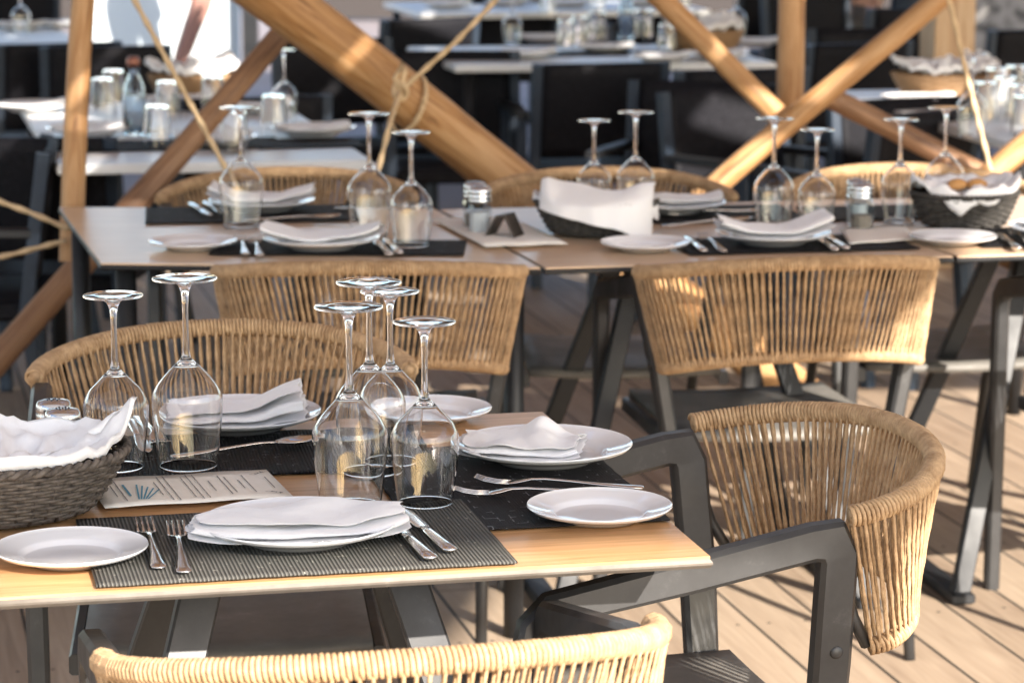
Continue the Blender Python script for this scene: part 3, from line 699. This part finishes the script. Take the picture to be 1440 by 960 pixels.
# ---------------------------------------------------------------- baskets with cloth
def basket(c, rx, ry, h, m, label, rz=0, rows=13, stakes=30, name='bread_basket', rb=.74, smooth_weave=False):
    root = empty(name, c, rz); tag(root, label, 'basket', 'bread baskets')
    b = MB(); N = stakes * 6
    for k in range(rows):
        t = (k + .5) / rows; q = rb + (1 - rb) * t ** .8; z = .006 + (h - .008) * t; ph = math.pi * (k % 2); amp = .0024
        path = []
        for i in range(N):
            a = 2 * math.pi * i / N; d = amp * math.sin(stakes / 2 * a * 1.0 + ph); path.append((math.cos(a) * (rx * q + d), math.sin(a) * (ry * q + d), z + .0006 * noise.noise(Vector((a * 6, k, 1)))))
        b.tube(path, h / rows * .52, 5, closed=True)
    b.build('weave', m, root)
    b = MB()
    for i in range(stakes):
        a = 2 * math.pi * (i + .5) / stakes
        b.tube([(math.cos(a) * rx * (rb + (1 - rb) * t ** .8), math.sin(a) * ry * (rb + (1 - rb) * t ** .8), .004 + (h - .004) * t) for t in (0, .25, .5, .75, 1)], .0022, 5)
    b.build('stakes', m, root)
    b = MB()
    for s in (0, 1):
        path = []
        for i in range(N):
            a = 2 * math.pi * i / N; d = .0030 * math.cos(a * 36 + math.pi * s); e = .0030 * math.sin(a * 36 + math.pi * s)
            path.append((math.cos(a) * (rx + d), math.sin(a) * (ry + d), h + e))
        b.tube(path, .0038, 6, closed=True)
    b.build('rim', m, root)
    b = MB(); b.lathe([(.0001, .003), (rx * rb, .003), (rx * rb, .007), (.0001, .007)], 40, sy=ry / rx); b.build('base', m, root)
    return root
def liner(c, rx, ry, h, seed, label, rz=0, over=.03, peaks=((0, 0),), amp=.03, group='white cloths lining the bread baskets', top=.02):
    """crumpled cloth heaped in a basket: polar sheet whose edge spills over the rim"""
    b = MB(); nr_, na = 26, 110; pts = []
    for i in range(na + 1):
        a = 2 * math.pi * (i % na) / na; row = []
        ed = over * (.55 + .9 * noise.noise(Vector((math.cos(a) * 1.7, math.sin(a) * 1.7, seed))))
        for j in range(nr_):
            t = .02 + .98 * j / (nr_ - 1); q = t * 1.0
            x, y = math.cos(a) * rx * min(q / .86, 1.0) * (1 if q < .86 else 1), math.sin(a) * ry * min(q / .86, 1.0)
            z = h * .55 + (h * .5) * min(1, t / .86) ** 2
            fold = abs(noise.noise(Vector((x * 19, y * 19, seed)))) + .5 * abs(noise.noise(Vector((x * 41, y * 41, seed + 3))))
            z += amp * (1.1 - fold * 1.6) * (1 - .55 * t) + top * (1 - t)
            if t > .86:
                s_ = (t - .86) / .14; x += math.cos(a) * (.006 + .03 * s_ * max(0, ed) * 8 * .25); y += math.sin(a) * (.006 + .03 * s_ * max(0, ed) * 8 * .25)
                z += -ed * s_ * 1.2 + .008 * math.sin(math.pi * min(1, s_ * 1.2)) + .004
            for (pa, ph, pw) in peaks:
                d = math.atan2(math.sin(a - pa), math.cos(a - pa)); z += ph * math.exp(-(d / pw) ** 2) * t ** 3; 
                x += math.cos(pa) * ph * .35 * math.exp(-(d / pw) ** 2) * t ** 4; y += math.sin(pa) * ph * .35 * math.exp(-(d / pw) ** 2) * t ** 4
            row.append((x, y, z))
        pts.append(row)
    b.grid(pts, na + 1, nr_); b.f.append(tuple(i * nr_ for i in range(na - 1, -1, -1))); o = b.build('basket_cloth', M['cloth'], mods=(solid(.0012, 0),)); o.location = c; o.rotation_euler = (0, 0, rz)
    return tag(o, label, 'cloth', group)
bc = P(-18, 718, .742)
basket(bc, .172, .150, .076, M['wicker'], 'big dark wicker basket at the left edge of the near table', rz=ef, rows=15, stakes=44)
liner(bc, .160, .138, .074, 2.2, 'white cloth crumpled inside the big wicker basket', rz=ef, over=.012, peaks=((R(2), .058, .20), (R(118), .032, .38), (R(60), -.012, .3)), amp=.026, top=-.004)
b1 = P(838, 328, .742); basket(b1, .125, .105, .068, M['wicker_grey'], 'dark wicker basket covered by a draped napkin', rz=R(-6), rows=11, stakes=30)
liner(b1, .118, .100, .058, 4.4, 'white napkin draped over the dark grey wicker basket and hanging down its front', rz=R(-6), over=.045, peaks=((R(178), .02, .3), (R(20), .012, .5)), amp=.016, top=.018)
b2 = P(1355, 318, .742); basket(b2, .112, .10, .072, M['wicker_grey'], 'open dark bread basket at the right of the middle tables', rz=R(8), rows=12, stakes=30)
liner(b2, .106, .094, .072, 6.1, 'white cloth spilling from the open dark bread basket', rz=R(8), over=.03, peaks=((R(190), .02, .35), (R(5), .02, .5)), amp=.034, top=.032)
# front flap of the napkin hanging over the covered basket
b = MB(); pts = []
for i in range(34):
    row = []; u = i / 33; x = -.112 + u * .232; yr = .105 * math.sqrt(max(.06, 1 - (x / .128) ** 2)); hang = .012 + .058 * u ** 1.3
    for j in range(22):
        t = j / 21
        if t < .7: y = .06 + (-(yr + .008) - .06) * t / .7; z = .086 + .012 * math.sin(t / .7 * math.pi) - .014 * (t / .7) ** 3 + .010 * math.sin(u * 7 + t * 3) * (1 - t) + .012 * math.exp(-((u - .05) / .08) ** 2)
        else: y = -(yr + .010) - .010 * (t - .7) / .3 - .012 * u * (t - .7) / .3; z = .070 - hang * (t - .7) / .3
        z += .006 * noise.noise(Vector((u * 5, t * 3, 2.2))); y += .005 * noise.noise(Vector((u * 7, t * 2, 5.2))); row.append((x, y, z))
    pts.append(row)
b.grid(pts, 34, 22); o = b.build('napkin', M['cloth'], mods=(solid(.0012, 0), subd(1))); o.location = b1; o.rotation_euler = (0, 0, R(-6)); tag(o, 'smooth napkin corner hanging down in front of the covered basket', 'napkin', 'folded white napkins')
# bread in the open basket
for dx, dy, lb in ((-.02, -.025, 'golden bread roll peeping out of the open basket'), (.022, -.02, 'paler bread roll half under the cloth of the open basket')):
    b = MB(); pr = [(.0001, 0), (.014, .002), (.020, .010), (.018, .018), (.010, .024), (.0001, .026)]
    b.lathe(pr, 20, sx=1.25); o = b.build('bread_roll', M['bread'], mods=(subd(1),)); o.location = b2 + Vector((dx, dy, .078)); o.rotation_euler = (0, 0, R(30)); tag(o, lb, 'bread', 'bread rolls')

# ---------------------------------------------------------------- cutlery
def strip_path(b, sec):  # sec: (x, z, halfwidth, thickness)
    vs_ = []; fs = []
    for x, z, hw, th in sec:
        for k in range(8):
            a = 2 * math.pi * (k + .5) / 8; vs_.append((x, math.cos(a) * hw, z + math.sin(a) * th / 2))
    n_ = len(sec)
    for i in range(n_ - 1):
        for k in range(8): fs.append((i * 8 + k, i * 8 + (k + 1) % 8, (i + 1) * 8 + (k + 1) % 8, (i + 1) * 8 + k))
    fs += [tuple(range(7, -1, -1)), tuple((n_ - 1) * 8 + k for k in range(8))]; b.add(vs_, fs)
HND = [(-.112, .0030, .0035, .002), (-.110, .0032, .0085, .0028), (-.095, .0035, .0098, .003), (-.06, .005, .0070, .003), (-.02, .0075, .0038, .0032), (.012, .009, .0028, .0034)]
def fork_b():
    root = empty('fork'); b = MB(); strip_path(b, HND + [(.030, .0085, .004, .0028), (.044, .006, .0105, .002), (.054, .004, .0118, .0016), (.060, .0035, .0116, .0016)]); b.build('handle', M['steel'], root)
    for y in (-.0098, -.0033, .0033, .0098):
        b = MB(); b.bar([(.058, y, .0034), (.075, y, .0038), (.090, y * .98, .0062), (.103, y * .96, .0105)], [.0016, .0016, .0014, .0010], .0030, side=(0, 1, 0), bev=.0003); b.build('tine', M['steel'], root)
    return root
def spoon_b():
    root = empty('spoon'); b = MB(); strip_path(b, HND + [(.030, .0085, .0032, .003), (.040, .0078, .0045, .0024)]); b.build('handle', M['steel'], root)
    b = MB(); pts = []
    for i in range(13):
        t = i / 12; x = .038 + t * .062; hw = .0195 * math.sin(math.pi * (t * .93 + .05)) ** .62 * (1.05 - .15 * t); row = []
        for j in range(9):
            y = (j / 8 * 2 - 1); row.append((x, y * hw, .0085 - .0068 * (1 - y * y) * math.sin(math.pi * min(1, t * 1.0 + .02)) + .002 * t))
        pts.append(row)
    b.grid(pts, 13, 9); b.build('bowl', M['steel'], root, mods=(solid(.0012),)); return root
def knife_b():
    root = empty('knife'); b = MB(); strip_path(b, [(-.115, .0045, .003, .003), (-.112, .0045, .0085, .0058), (-.09, .0045, .0098, .0068), (-.02, .0045, .0072, .0060), (.0, .0045, .0055, .0045)]); b.build('handle', M['steel'], root)
    b = MB(); strip_path(b, [(0, .004, .0055, .004), (.006, .004, .0088, .0020), (.06, .004, .0098, .0016), (.09, .004, .0082, .0014), (.108, .004, .002, .0010)]); b.build('blade', M['steel'], root); return root
CB = {'fork': fork_b, 'spoon': spoon_b, 'knife': knife_b}
def cut(kind, e0, e1, label, z=.7425, pitch=0, group=None):
    """e0: handle end pixel, e1: towards the head pixel"""
    a, b = P(*e0, z), P(*e1, z); d = (b - a).normalized(); c = a + d * .112
    o = place(kind, CB[kind], (c.x, c.y, z + .0035), math.atan2(d.y, d.x), label, kind, group or 'steel cutlery laid on the tables')
    if pitch: o.rotation_euler = (0, pitch, math.atan2(d.y, d.x))
    return o
cut('fork', (224, 806), (196, 724), 'left fork of the pair beside the front dinner plate'); cut('fork', (259, 812), (243, 724), 'right fork of the pair beside the front dinner plate')
cut('knife', (634, 782), (556, 716), 'right knife at the right of the front dinner plate'); cut('knife', (606, 793), (536, 728), 'left knife at the right of the front dinner plate')
cut('fork', (905, 692), (664, 683), 'upper of two forks crossing the stitched placemat'); cut('fork', (880, 700), (640, 700), 'lower of two forks tucked under the corner side plate')
cut('spoon', (240, 648), (440, 628), 'dessert spoon lying in front of the far dinner plate'); cut('knife', (186, 596), (214, 652), 'knife left of the far dinner plate seen through glass')
cut('fork', (196, 590), (232, 640), 'fork left of the far dinner plate seen through glass')
cut('fork', (346, 362), (334, 330), 'left fork beside the side plate of the long table'); cut('fork', (366, 364), (352, 330), 'right fork beside the side plate of the long table')
cut('knife', (548, 363), (512, 325), 'left knife by the front plate of the left middle table'); cut('knife', (562, 361), (528, 325), 'right knife by the front plate of the left middle table')
cut('knife', (268, 290), (310, 316), 'left knife beside the back left plate of the long table'); cut('knife', (288, 288), (330, 314), 'right knife beside the back left plate of the long table')
cut('spoon', (340, 314), (460, 311), 'spoon in front of the back left plate of the long table')
cut('knife', (990, 358), (955, 328), 'left piece of cutlery between side plate and centre napkin'); cut('fork', (1018, 358), (978, 330), 'right piece of cutlery between side plate and centre napkin')
cut('knife', (1175, 356), (1130, 326), 'left knife right of the centre middle plate'); cut('knife', (1190, 354), (1148, 326), 'right knife right of the centre middle plate')
cut('knife', (1432, 354), (1395, 326), 'left knife at the right edge of the middle tables'); cut('fork', (1452, 352), (1412, 322), 'fork at the right edge of the middle tables')
cut('fork', (1062, 300), (1000, 303), 'fork right of the plate behind the covered basket'); cut('spoon', (470, 296), (530, 300), 'spoon right of the back left plate by the glass pair')
cut('spoon', (930, 322), (1030, 316), 'spoon lying in front of the plate behind the basket')

# ---------------------------------------------------------------- menus
def menu(corners, label, text=True):
    c = [Vector(p) for p in corners]; o0 = c[0]; root = empty('menu_card', o0); tag(root, label, 'menu', 'printed menu sheets')
    root.location = o0 + Vector((0, 0, .006)); ux = (c[1] - c[0]); uy = (c[3] - c[0])
    pts = []; b = MB()
    for i in range(14):
        row = []
        for j in range(7): q = ux * (i / 13) + uy * (j / 6); row.append((q.x, q.y, .0008 + .0012 * math.sin(i * .5) ** 2))
        pts.append(row)
    b.grid(pts, 14, 7); b.build('sheet', M['paper'], root, mods=(solid(.0004),))
    if text:
        b = MB(); L_ = ux.length; W_ = uy.length; exn = ux.normalized(); eyn = uy.normalized(); rnd = random.Random(4)
        def dash(u0, v0, du, dv, tk=.0007, B=None):
            B = B or b; p = exn * u0 + eyn * v0; q = exn * (u0 + du) + eyn * (v0 + dv); n_ = Vector((-(q - p).y, (q - p).x, 0)).normalized() * tk
            B.add([(p + n_) + Vector((0, 0, .0030)), (p - n_) + Vector((0, 0, .0030)), (q - n_) + Vector((0, 0, .0030)), (q + n_) + Vector((0, 0, .0030))], [(0, 1, 2, 3)])
        for u, ln in ((.10, .4), (.135, .7), (.34, .45), (.375, .8), (.41, .85), (.50, .7), (.535, .85), (.57, .8), (.63, .35), (.70, .65), (.73, .55), (.79, .3), (.83, .6)):
            v0 = W_ * (1 - ln) / 2; v1 = W_ - v0; v = v0
            while v < v1:
                d = rnd.uniform(.0016, .0042); dash(u * L_, v, rnd.uniform(-.0003, .0003), min(d, v1 - v), .00075); v += d + rnd.uniform(.0008, .0016)
        def curl(u0, v0, s1, s2):
            nonlocal b
            pp = [(u0 + s1 * (.004 * t + .004 * math.sin(t * 3.0)), v0 + s2 * (.003 * t + .003 * math.cos(t * 2.3))) for t in [i * .35 for i in range(14)]]
            for (a1, a2), (c1, c2) in zip(pp[:-1], pp[1:]): dash(a1, a2, c1 - a1, c2 - a2, .0005)
            for k in (3, 6, 9): dash(pp[k][0], pp[k][1], s1 * .002, -s2 * .003, .0008)
        dash(L_ * .945, W_ * .30, 0, W_ * .40, .0005)
        b.build('printed_text', M['ink'], root, smooth=False)
        b = MB(); curl(L_ * .97, W_ * .12, -1, 1); b.build('flourish', M['ink'], root, smooth=False)
        b = MB(); curl(L_ * .97, W_ * .88, -1, -1); b.build('flourish', M['ink'], root, smooth=False)
        b = MB()
        for k in range(5): dash(L_ * (.20 + .012 * k), W_ * .18, .010 + .003 * k, W_ * (.50 - .05 * k), .0011, b)
        dash(L_ * .17, W_ * .3, 0, W_ * .4, .0014, b)
        b.build('teal_emblem', M['inkblue'], root, smooth=False)
    return root
menu([P(148, 722), P(413, 706), P(388, 667), P(120, 682)], 'long cream menu card with printed lines beside the wicker basket')
menu([P(683, 352), P(800, 348), P(735, 308), P(607, 312)], 'pale menu sheet lying under the salt shaker', False)
menu([P(1195, 348), P(1290, 342), P(1262, 322), P(1180, 326)], 'pale menu sheet lying in front of the pepper shaker', False)
b = MB(); b.bar([(-.038, 0, .0), (-.012, 0, .045), (.006, 0, .048), (.030, 0, .0)], .004, .05, side=(0, 1, 0), bev=.001)
o = b.build('menu_clip', metalmat('dark bent metal', (.10, .085, .075), .4, .6), auto=30); o.location = P(712, 334, .743); o.rotation_euler = (0, 0, R(-25)); tag(o, 'bent dark metal menu holder right of the salt shaker', 'menu holder')

# ---------------------------------------------------------------- background tableware
def tumbler_b():
    b = MB(); b.lathe([(.0385, 0), (.0365, .04), (.031, .105), (.029, .110), (.0001, .110), (.0001, .102), (.0275, .102), (.0345, .04), (.0365, 0)], 28, closed=False)
    b.f += [tuple((8 * 28 + k, 8 * 28 + (k + 1) % 28, (k + 1) % 28, k)) for k in range(28)]
    return b.build('tumbler', M['glass'], auto=50)
def bottle_b():
    root = empty('bottle'); b = MB(); b.lathe([(.0001, 0), (.030, 0), (.032, .004), (.032, .11), (.026, .14), (.015, .165), (.015, .19), (.013, .19), (.013, .165), (.024, .138), (.029, .108), (.029, .006), (.0001, .006)], 28); b.build('bottle_body', M['blueglass'], root)
    b = MB(); b.lathe([(.0001, .215), (.014, .214), (.019, .205), (.019, .192), (.0155, .188), (.0001, .188)], 20); b.build('cap', M['copper'], root); return root
gT, gB = 'upturned tumblers on the white tables', 'capped bottles on the white tables'
def tumbler(px, py, label): place('tumbler', tumbler_b, P(px, py, .741), 0, label, 'tumbler', gT)
def bottle(px, py, label): place('bottle', bottle_b, P(px, py, .741), 0, label, 'bottle', gB)
gbn = 'folded white napkins'
def setting(px, py, seed, where, big_=True, rz=0):
    c = P(px, py); (dinner if big_ else side)(c, 'white plate ' + where); napkin(c, .21, .12, 3, seed, R(rz), 'napkin folded on the plate ' + where, z=.016, lift=.02, taper=.3, sag=.004)
setting(48, 158, 11.2, 'on the left-edge white table beyond the upright log', rz=8); setting(125, 192, 12.6, 'beside the upright log on the nearest white table', rz=-5)
setting(440, 192, 13.9, 'at the right end of the nearest white table', rz=4); setting(362, 158, 14.4, 'on the rear white table behind the reddish log', rz=6)
setting(250, 150, 15.4, 'at the middle of the rear white table by the bottle', rz=6)
tumbler(145, 163, 'tumbler just right of the upright log'); tumbler(222, 207, 'tumbler on the nearest white table near the diagonal log'); tumbler(236, 168, 'tumbler behind the hanging rope beside the bottle')
tumbler(330, 215, 'tumbler standing right of the reddish diagonal log')
bottle(190, 190, 'blue glass bottle with copper cap beside the upright log')
setting(742, 82, 21.1, 'at the left of the centre background table'); setting(852, 74, 22.2, 'above the black chair in the centre background'); setting(765, 60, 25.2, 'at the far side of the centre background table')
tumbler(796, 70, 'left tumbler on the centre background table'); tumbler(840, 55, 'middle tumbler on the centre background table'); tumbler(938, 76, 'right tumbler on the centre background table')
tumbler(815, 62, 'tumbler between the left and middle tumblers of the centre background table'); tumbler(962, 60, 'tumbler beside the basket on the centre background table'); tumbler(905, 52, 'tumbler right of the capped bottle in the centre background')
tumbler(160, 150, 'tumbler at the back of the left white table by the bottle'); tumbler(300, 160, 'tumbler right of the rope hanging at the left'); tumbler(655, 8, 'tumbler at the top edge beside the knotted rope')
bottle(880, 55, 'glass bottle with copper cap on the centre background table')
for px, py, sd, lb in ((628, 12, 31, 'at the top edge left of the hanging rope'), (715, 8, 32, 'at the top edge right of the hanging rope')): setting(px, py, sd, lb)
setting(1060, 66, 33.3, 'behind the vertical log in the background'); setting(30, 42, 34.1, 'at the top left corner of the picture'); setting(95, 40, 35.2, 'at the top left just before the upright log')
setting(1292, 148, 36.6, 'on the right-hand white table', rz=10)
for px, py, sd_, lb in ((300, 205, 61, 'on the nearest white table under the reddish log'), (1010, 84, 62, 'in the centre background left of the vertical log'), (930, 88, 63, 'in the centre background beside the slanting log'),
                        (800, 10, 64, 'at the top edge above the tumblers'), (905, 8, 65, 'at the top edge above the capped bottle')): setting(px, py, sd_, lb, rz=8)
for px, py, lb in ((770, 20, 'left tumbler on the table at the top edge'), (840, 14, 'middle tumbler on the table at the top edge'), (960, 12, 'right tumbler on the table at the top edge'), (385, 190, 'tumbler between the two plates at the right of the nearest white table')): tumbler(px, py, lb)
def wbasket(c, label, cl, seed, s=.15):
    c = Vector(c); c.z = .742; basket(c, s, s * .8, .075, M['wicker_brown'], label, rz=G, rows=7, stakes=20); liner(c, s * .94, s * .75, .075, seed, cl, rz=G, over=.015, amp=.05, top=.04, peaks=((R(40), .04, .5), (R(170), .04, .4)))
wbasket(P(1330, 138), 'brown basket on the right-hand white table', 'heap of white napkins in the brown basket on the right', 51, .17)
wbasket(P(990, 72), 'brown basket on the centre background table', 'heap of white napkins in the brown basket in the centre background', 52)
wbasket(P(274, 140), 'brown basket on the rear white table at the left', 'heap of napkins in the basket at the left background', 53, .14)
rn = 0
for i, (px, py) in enumerate(((1385, 168), (1412, 160), (1432, 172), (1400, 146), (1428, 142), (1455, 152), (1440, 190))):
    w_ = ('front left', 'front middle', 'front right', 'rear left', 'rear middle', 'rear right', 'nearest')[i]
    tumbler(px, py, f'{w_} tumbler of the cluster at the right edge')
placemat(P(250, 205), .55, .25, G, cm, 'dark runner on the nearest white table left part'); placemat(P(430, 203), .28, .22, G, cm, 'dark placemat on the right end of the nearest white table')
placemat(P(850, 76), .9, .2, G, cm, 'dark runner along the centre background table')

# ---------------------------------------------------------------- dark background chairs
def dark_chair_b():
    root = empty('dark_chair'); wd, dp = .50, .48
    for sx in (-1, 1):
        b = MB(); b.bar([(sx * wd / 2, dp / 2, 0), (sx * wd / 2, dp / 2, .64)], .035, .035); b.build('leg', M['navy'], root, auto=30)
        b = MB(); b.bar([(sx * wd / 2, -dp / 2 - .05, 0), (sx * wd / 2, -dp / 2, .42), (sx * wd / 2, -dp / 2 - .06, .86)], .038, .038); b.build('leg', M['navy'], root, auto=30)
        b = MB(); b.bar([(sx * wd / 2, dp / 2 + .02, .655), (sx * wd / 2, -dp / 2 - .02, .64)], .026, .05); b.build('armrest', M['black'], root, auto=30)
    b = MB(); b.box((0, 0, .42), (wd - .03, dp, .06), bevel=.012); b.build('seat', M['wicker_black'], root, auto=30)
    b = MB(); pts = []
    for i in range(13):
        row = []
        for j in range(9):
            x = -wd / 2 + .02 + (wd - .04) * i / 12; z = .50 + .36 * j / 8; row.append((x, -dp / 2 - .01 - .055 * (j / 8) - .02 * math.cos(x / wd * math.pi), z))
        pts.append(row)
    b.grid(pts, 13, 9); b.build('backrest', M['wicker_black'], root, mods=(solid(.025),), auto=30)
    return root
dk = [ # x, y, heading, label
    (818, 150, 0, 'black chair with blue grey uprights seen from behind in the centre'),
    (560, 78, 20, 'black chair behind the thick log near the top of the picture'), (500, 128, -170, 'dark chair between the thick log and the nearest white table'),
    (60, 118, 10, 'dark chair back at the left above the white table'), (150, 122, -5, 'dark curved chair just right of the upright log'), (20, 200, 80, 'blue grey chair at the left edge under the white table'),
    (640, 150, 170, 'dark chair under the knotted rope'), (960, 205, 150, 'dark chair left of the long straight log'), (1000, 160, 5, 'dark chair behind the crossing logs at their left'),
    (1090, 215, 200, 'dark chair just beneath the crossing of the logs'), (1150, 118, 15, 'dark chair behind the vertical log'), (1235, 110, 170, 'dark chair right of the vertical log'),
    (1200, 230, 30, 'dark chair under the reddish log at the right'), (1420, 95, 5, 'dark chair beyond the tumblers at the right'), 
    (700, 40, 0, 'dark chair between the two background tables'), (900, 30, 185, 'dark chair at the top behind the bottle'), (1060, 20, 10, 'dark chair at the top left of the vertical log'),
    (1170, 50, 190, 'dark chair at the top beside the seated guest'), (1260, 60, 0, 'dark chair at the top left of the square post'), (10, 20, 5, 'dark chair in the very top left corner'), (1330, 235, 190, 'dark chair behind the stemmed glasses at the right'), (330, 205, 5, 'dark chair tucked under the nearest white table'), (80, 268, -20, 'dark chair under the left corner of the nearest white table'),
    (-85, 300, 85, 'dark chair low at the left edge behind the diagonal log')]
for px, py, h_, lb in dk:
    p = P(px, py, .60); place('dark', dark_chair_b, (p.x, p.y, 0), R(h_) + G, lb, 'chair', 'dark chairs in the background', scale=.9)

# ---------------------------------------------------------------- walls at the back
def wall(name, x0, x1, y, h, m, label, th=.15):
    b = MB(); b.box((0, 0, h / 2), (x1 - x0, th, h)); o = b.build(name, m, smooth=False); o.location = ((x0 + x1) / 2, y, 0); return tag(o, label, 'wall')
wl = P(135, 94, 0); wr = P(338, 94, 0); wall('white_wall', wl.x, wr.x, wl.y, 2.4, M['whitewall'], 'bright white wall behind the walking guest')
b = MB(); b.box((0, 0, 1.2), (.10, .10, 2.4)); o = b.build('dark_post', M['black'], smooth=False); o.location = (wr.x + .09, wr.y - .2, 0); tag(o, 'black post at the right edge of the white wall', 'post')
p = P(1400, 130, 0); wall('stone_wall', p.x - .2, p.x + 3, p.y, 1.1, M['stone'], 'mottled grey stone wall in the top right corner', .4)
p = P(900, -10, 0); wall('sky_block_wall', wr.x + .25, p.x + 5, 24.0, 3.0, mat('dark brown wall', (.035, .028, .026), .8), 'dark brown wall added at the back to block sky light')  # dark walls added to keep low sky light and its sheen off the tables
p = P(40, 0, 0); wall('sky_block_wall', -9, wl.x - .05, 24.0, 3.0, bpy.data.materials['dark brown wall'], 'dark brown wall added left of the white one to block sky light')

for k, yy in enumerate((-.6, 1.4, 3.3, 5.0)):  # unseen white pillars added for bright streaks in the glasses and fill light
    b = MB(); b.box((0, 0, 1.35), (.30, .85, 2.7), bevel=.02); o = b.build('reflector_pillar', M['tablewhite'], smooth=False); o.location = (-4.3, yy, 0)
    tag(o, ('first', 'second', 'third', 'fourth')[k] + ' unseen white pillar added left of the tables as reflector', 'pillar', 'unseen white reflector pillars')
# ---------------------------------------------------------------- people
def skin_body(name, joints, edges, m, parent=None):
    me = bpy.data.meshes.new(name); me.from_pydata([j[0] for j in joints], edges, []); me.materials.append(m); o = bpy.data.objects.new(name, me); COL.objects.link(o)
    md = o.modifiers.new('skin', 'SKIN'); md.use_smooth_shade = True
    for i, j in enumerate(joints): o.data.skin_vertices[0].data[i].radius = (j[1], j[1] * (j[2] if len(j) > 2 else 1))
    o.data.skin_vertices[0].data[0].use_root = True; s = o.modifiers.new('sub', 'SUBSURF'); s.levels = 2; s.render_levels = 2
    if parent: o.parent = parent
    return o
def person(loc, rz, label, pose):
    root = empty('person', loc, rz); tag(root, label, 'person', 'guests in the background')
    if pose == 'walk':     # facing +x
        hip = (0, 0, .92); J = [(hip, .12, 1.0), ((0, 0, 1.15), .125), ((0.01, 0, 1.38), .13), ((.02, 0, 1.48), .05), ((.03, 0, 1.62), .085),
             ((.03, .09, .88), .085), ((.13, .09, .50), .055), ((.05, .09, .32), .048), ((-.03, .09, .09), .034), ((.10, .09, .04), .03),
             ((.01, -.09, .88), .085), ((.10, -.09, .50), .055), ((.03, -.09, .32), .048), ((-.06, -.09, .09), .034), ((.06, -.09, .04), .03),
             ((.0, .17, 1.40), .05), ((-.10, .22, 1.15), .04), ((.02, .22, .92), .03), ((.0, -.17, 1.40), .05), ((.12, -.22, 1.16), .04), ((.28, -.2, 1.0), .03)]
        E = [(0, 1), (1, 2), (2, 3), (3, 4), (0, 5), (5, 6), (6, 7), (7, 8), (8, 9), (0, 10), (10, 11), (11, 12), (12, 13), (13, 14), (2, 15), (15, 16), (16, 17), (2, 18), (18, 19), (19, 20)]
        skin_body('body', J, E, M['skin'], root)
        skin_body('shorts', [((0, 0, .93), .145), ((0, 0, 1.02), .135), ((.03, .09, .86), .10), ((.12, .09, .66), .085), ((.01, -.09, .86), .10), ((.07, -.09, .66), .085)], [(0, 1), (0, 2), (2, 3), (0, 4), (4, 5)], M['shorts'], root)
        skin_body('shirt', [((0, 0, 1.06), .14), ((0, 0, 1.2), .14), ((.01, 0, 1.38), .14), ((0, .19, 1.38), .065), ((-.06, .215, 1.24), .055), ((0, -.19, 1.38), .065), ((.06, -.215, 1.24), .055)], [(0, 1), (1, 2), (2, 3), (3, 4), (2, 5), (5, 6)], M['shirt'], root)
        skin_body('hair', [((.0, 0, 1.66), .092), ((.0, 0, 1.72), .07)], [(0, 1)], M['hair'], root)
    else:                  # seated, facing -x
        J = [((0, 0, .52), .13), ((.02, 0, .75), .125), ((.02, 0, .98), .135), ((.0, 0, 1.10), .05), ((-.02, 0, 1.24), .085),
             ((-.10, .09, .53), .085), ((-.42, .10, .52), .058), ((-.44, .10, .30), .05), ((-.42, .10, .08), .035), ((-.54, .10, .04), .03),
             ((-.10, -.09, .53), .085), ((-.40, -.12, .52), .058), ((-.36, -.12, .30), .05), ((-.34, -.12, .08), .035), ((-.46, -.12, .04), .03),
             ((.02, .17, 1.0), .05), ((-.04, .24, .76), .04), ((-.24, .18, .68), .028), ((.02, -.17, 1.0), .05), ((-.04, -.24, .76), .04), ((-.24, -.16, .66), .028)]
        E = [(0, 1), (1, 2), (2, 3), (3, 4), (0, 5), (5, 6), (6, 7), (7, 8), (8, 9), (0, 10), (10, 11), (11, 12), (12, 13), (13, 14), (2, 15), (15, 16), (16, 17), (2, 18), (18, 19), (19, 20)]
        skin_body('body', J, E, M['skin'], root)
        skin_body('trousers', [((0, 0, .54), .145), ((-.10, .09, .54), .10), ((-.40, .10, .535), .075), ((-.10, -.09, .54), .10), ((-.38, -.12, .535), .075)], [(0, 1), (1, 2), (0, 3), (3, 4)], M['shorts'], root)
        skin_body('shirt', [((0.01, 0, .62), .15), ((.02, 0, .8), .145), ((.02, 0, .99), .145), ((.02, .19, .99), .065), ((-.02, .235, .84), .055), ((.02, -.19, .99), .065), ((-.02, -.235, .84), .055)], [(0, 1), (1, 2), (2, 3), (3, 4), (2, 5), (5, 6)], M['shirt'], root)
        skin_body('hair', [((.01, 0, 1.29), .092), ((.01, 0, 1.34), .07)], [(0, 1)], M['hair'], root)
    return root
p = P(262, 100, 0); person((p.x + .06, p.y - .5, 0), 0, 'bare-legged guest walking past the white wall', 'walk')
p = Q(1200, 20, 14.6); person((p.x + .02, p.y, 0), R(8), 'seated guest in a pale shirt and grey trousers at the top right', 'sit')
p2 = Q(1200, 20, 14.6); place('dark', dark_chair_b, (p2.x + .02, p2.y, 0), R(98), 'dark chair the seated guest sits on', 'chair', 'dark chairs in the background')
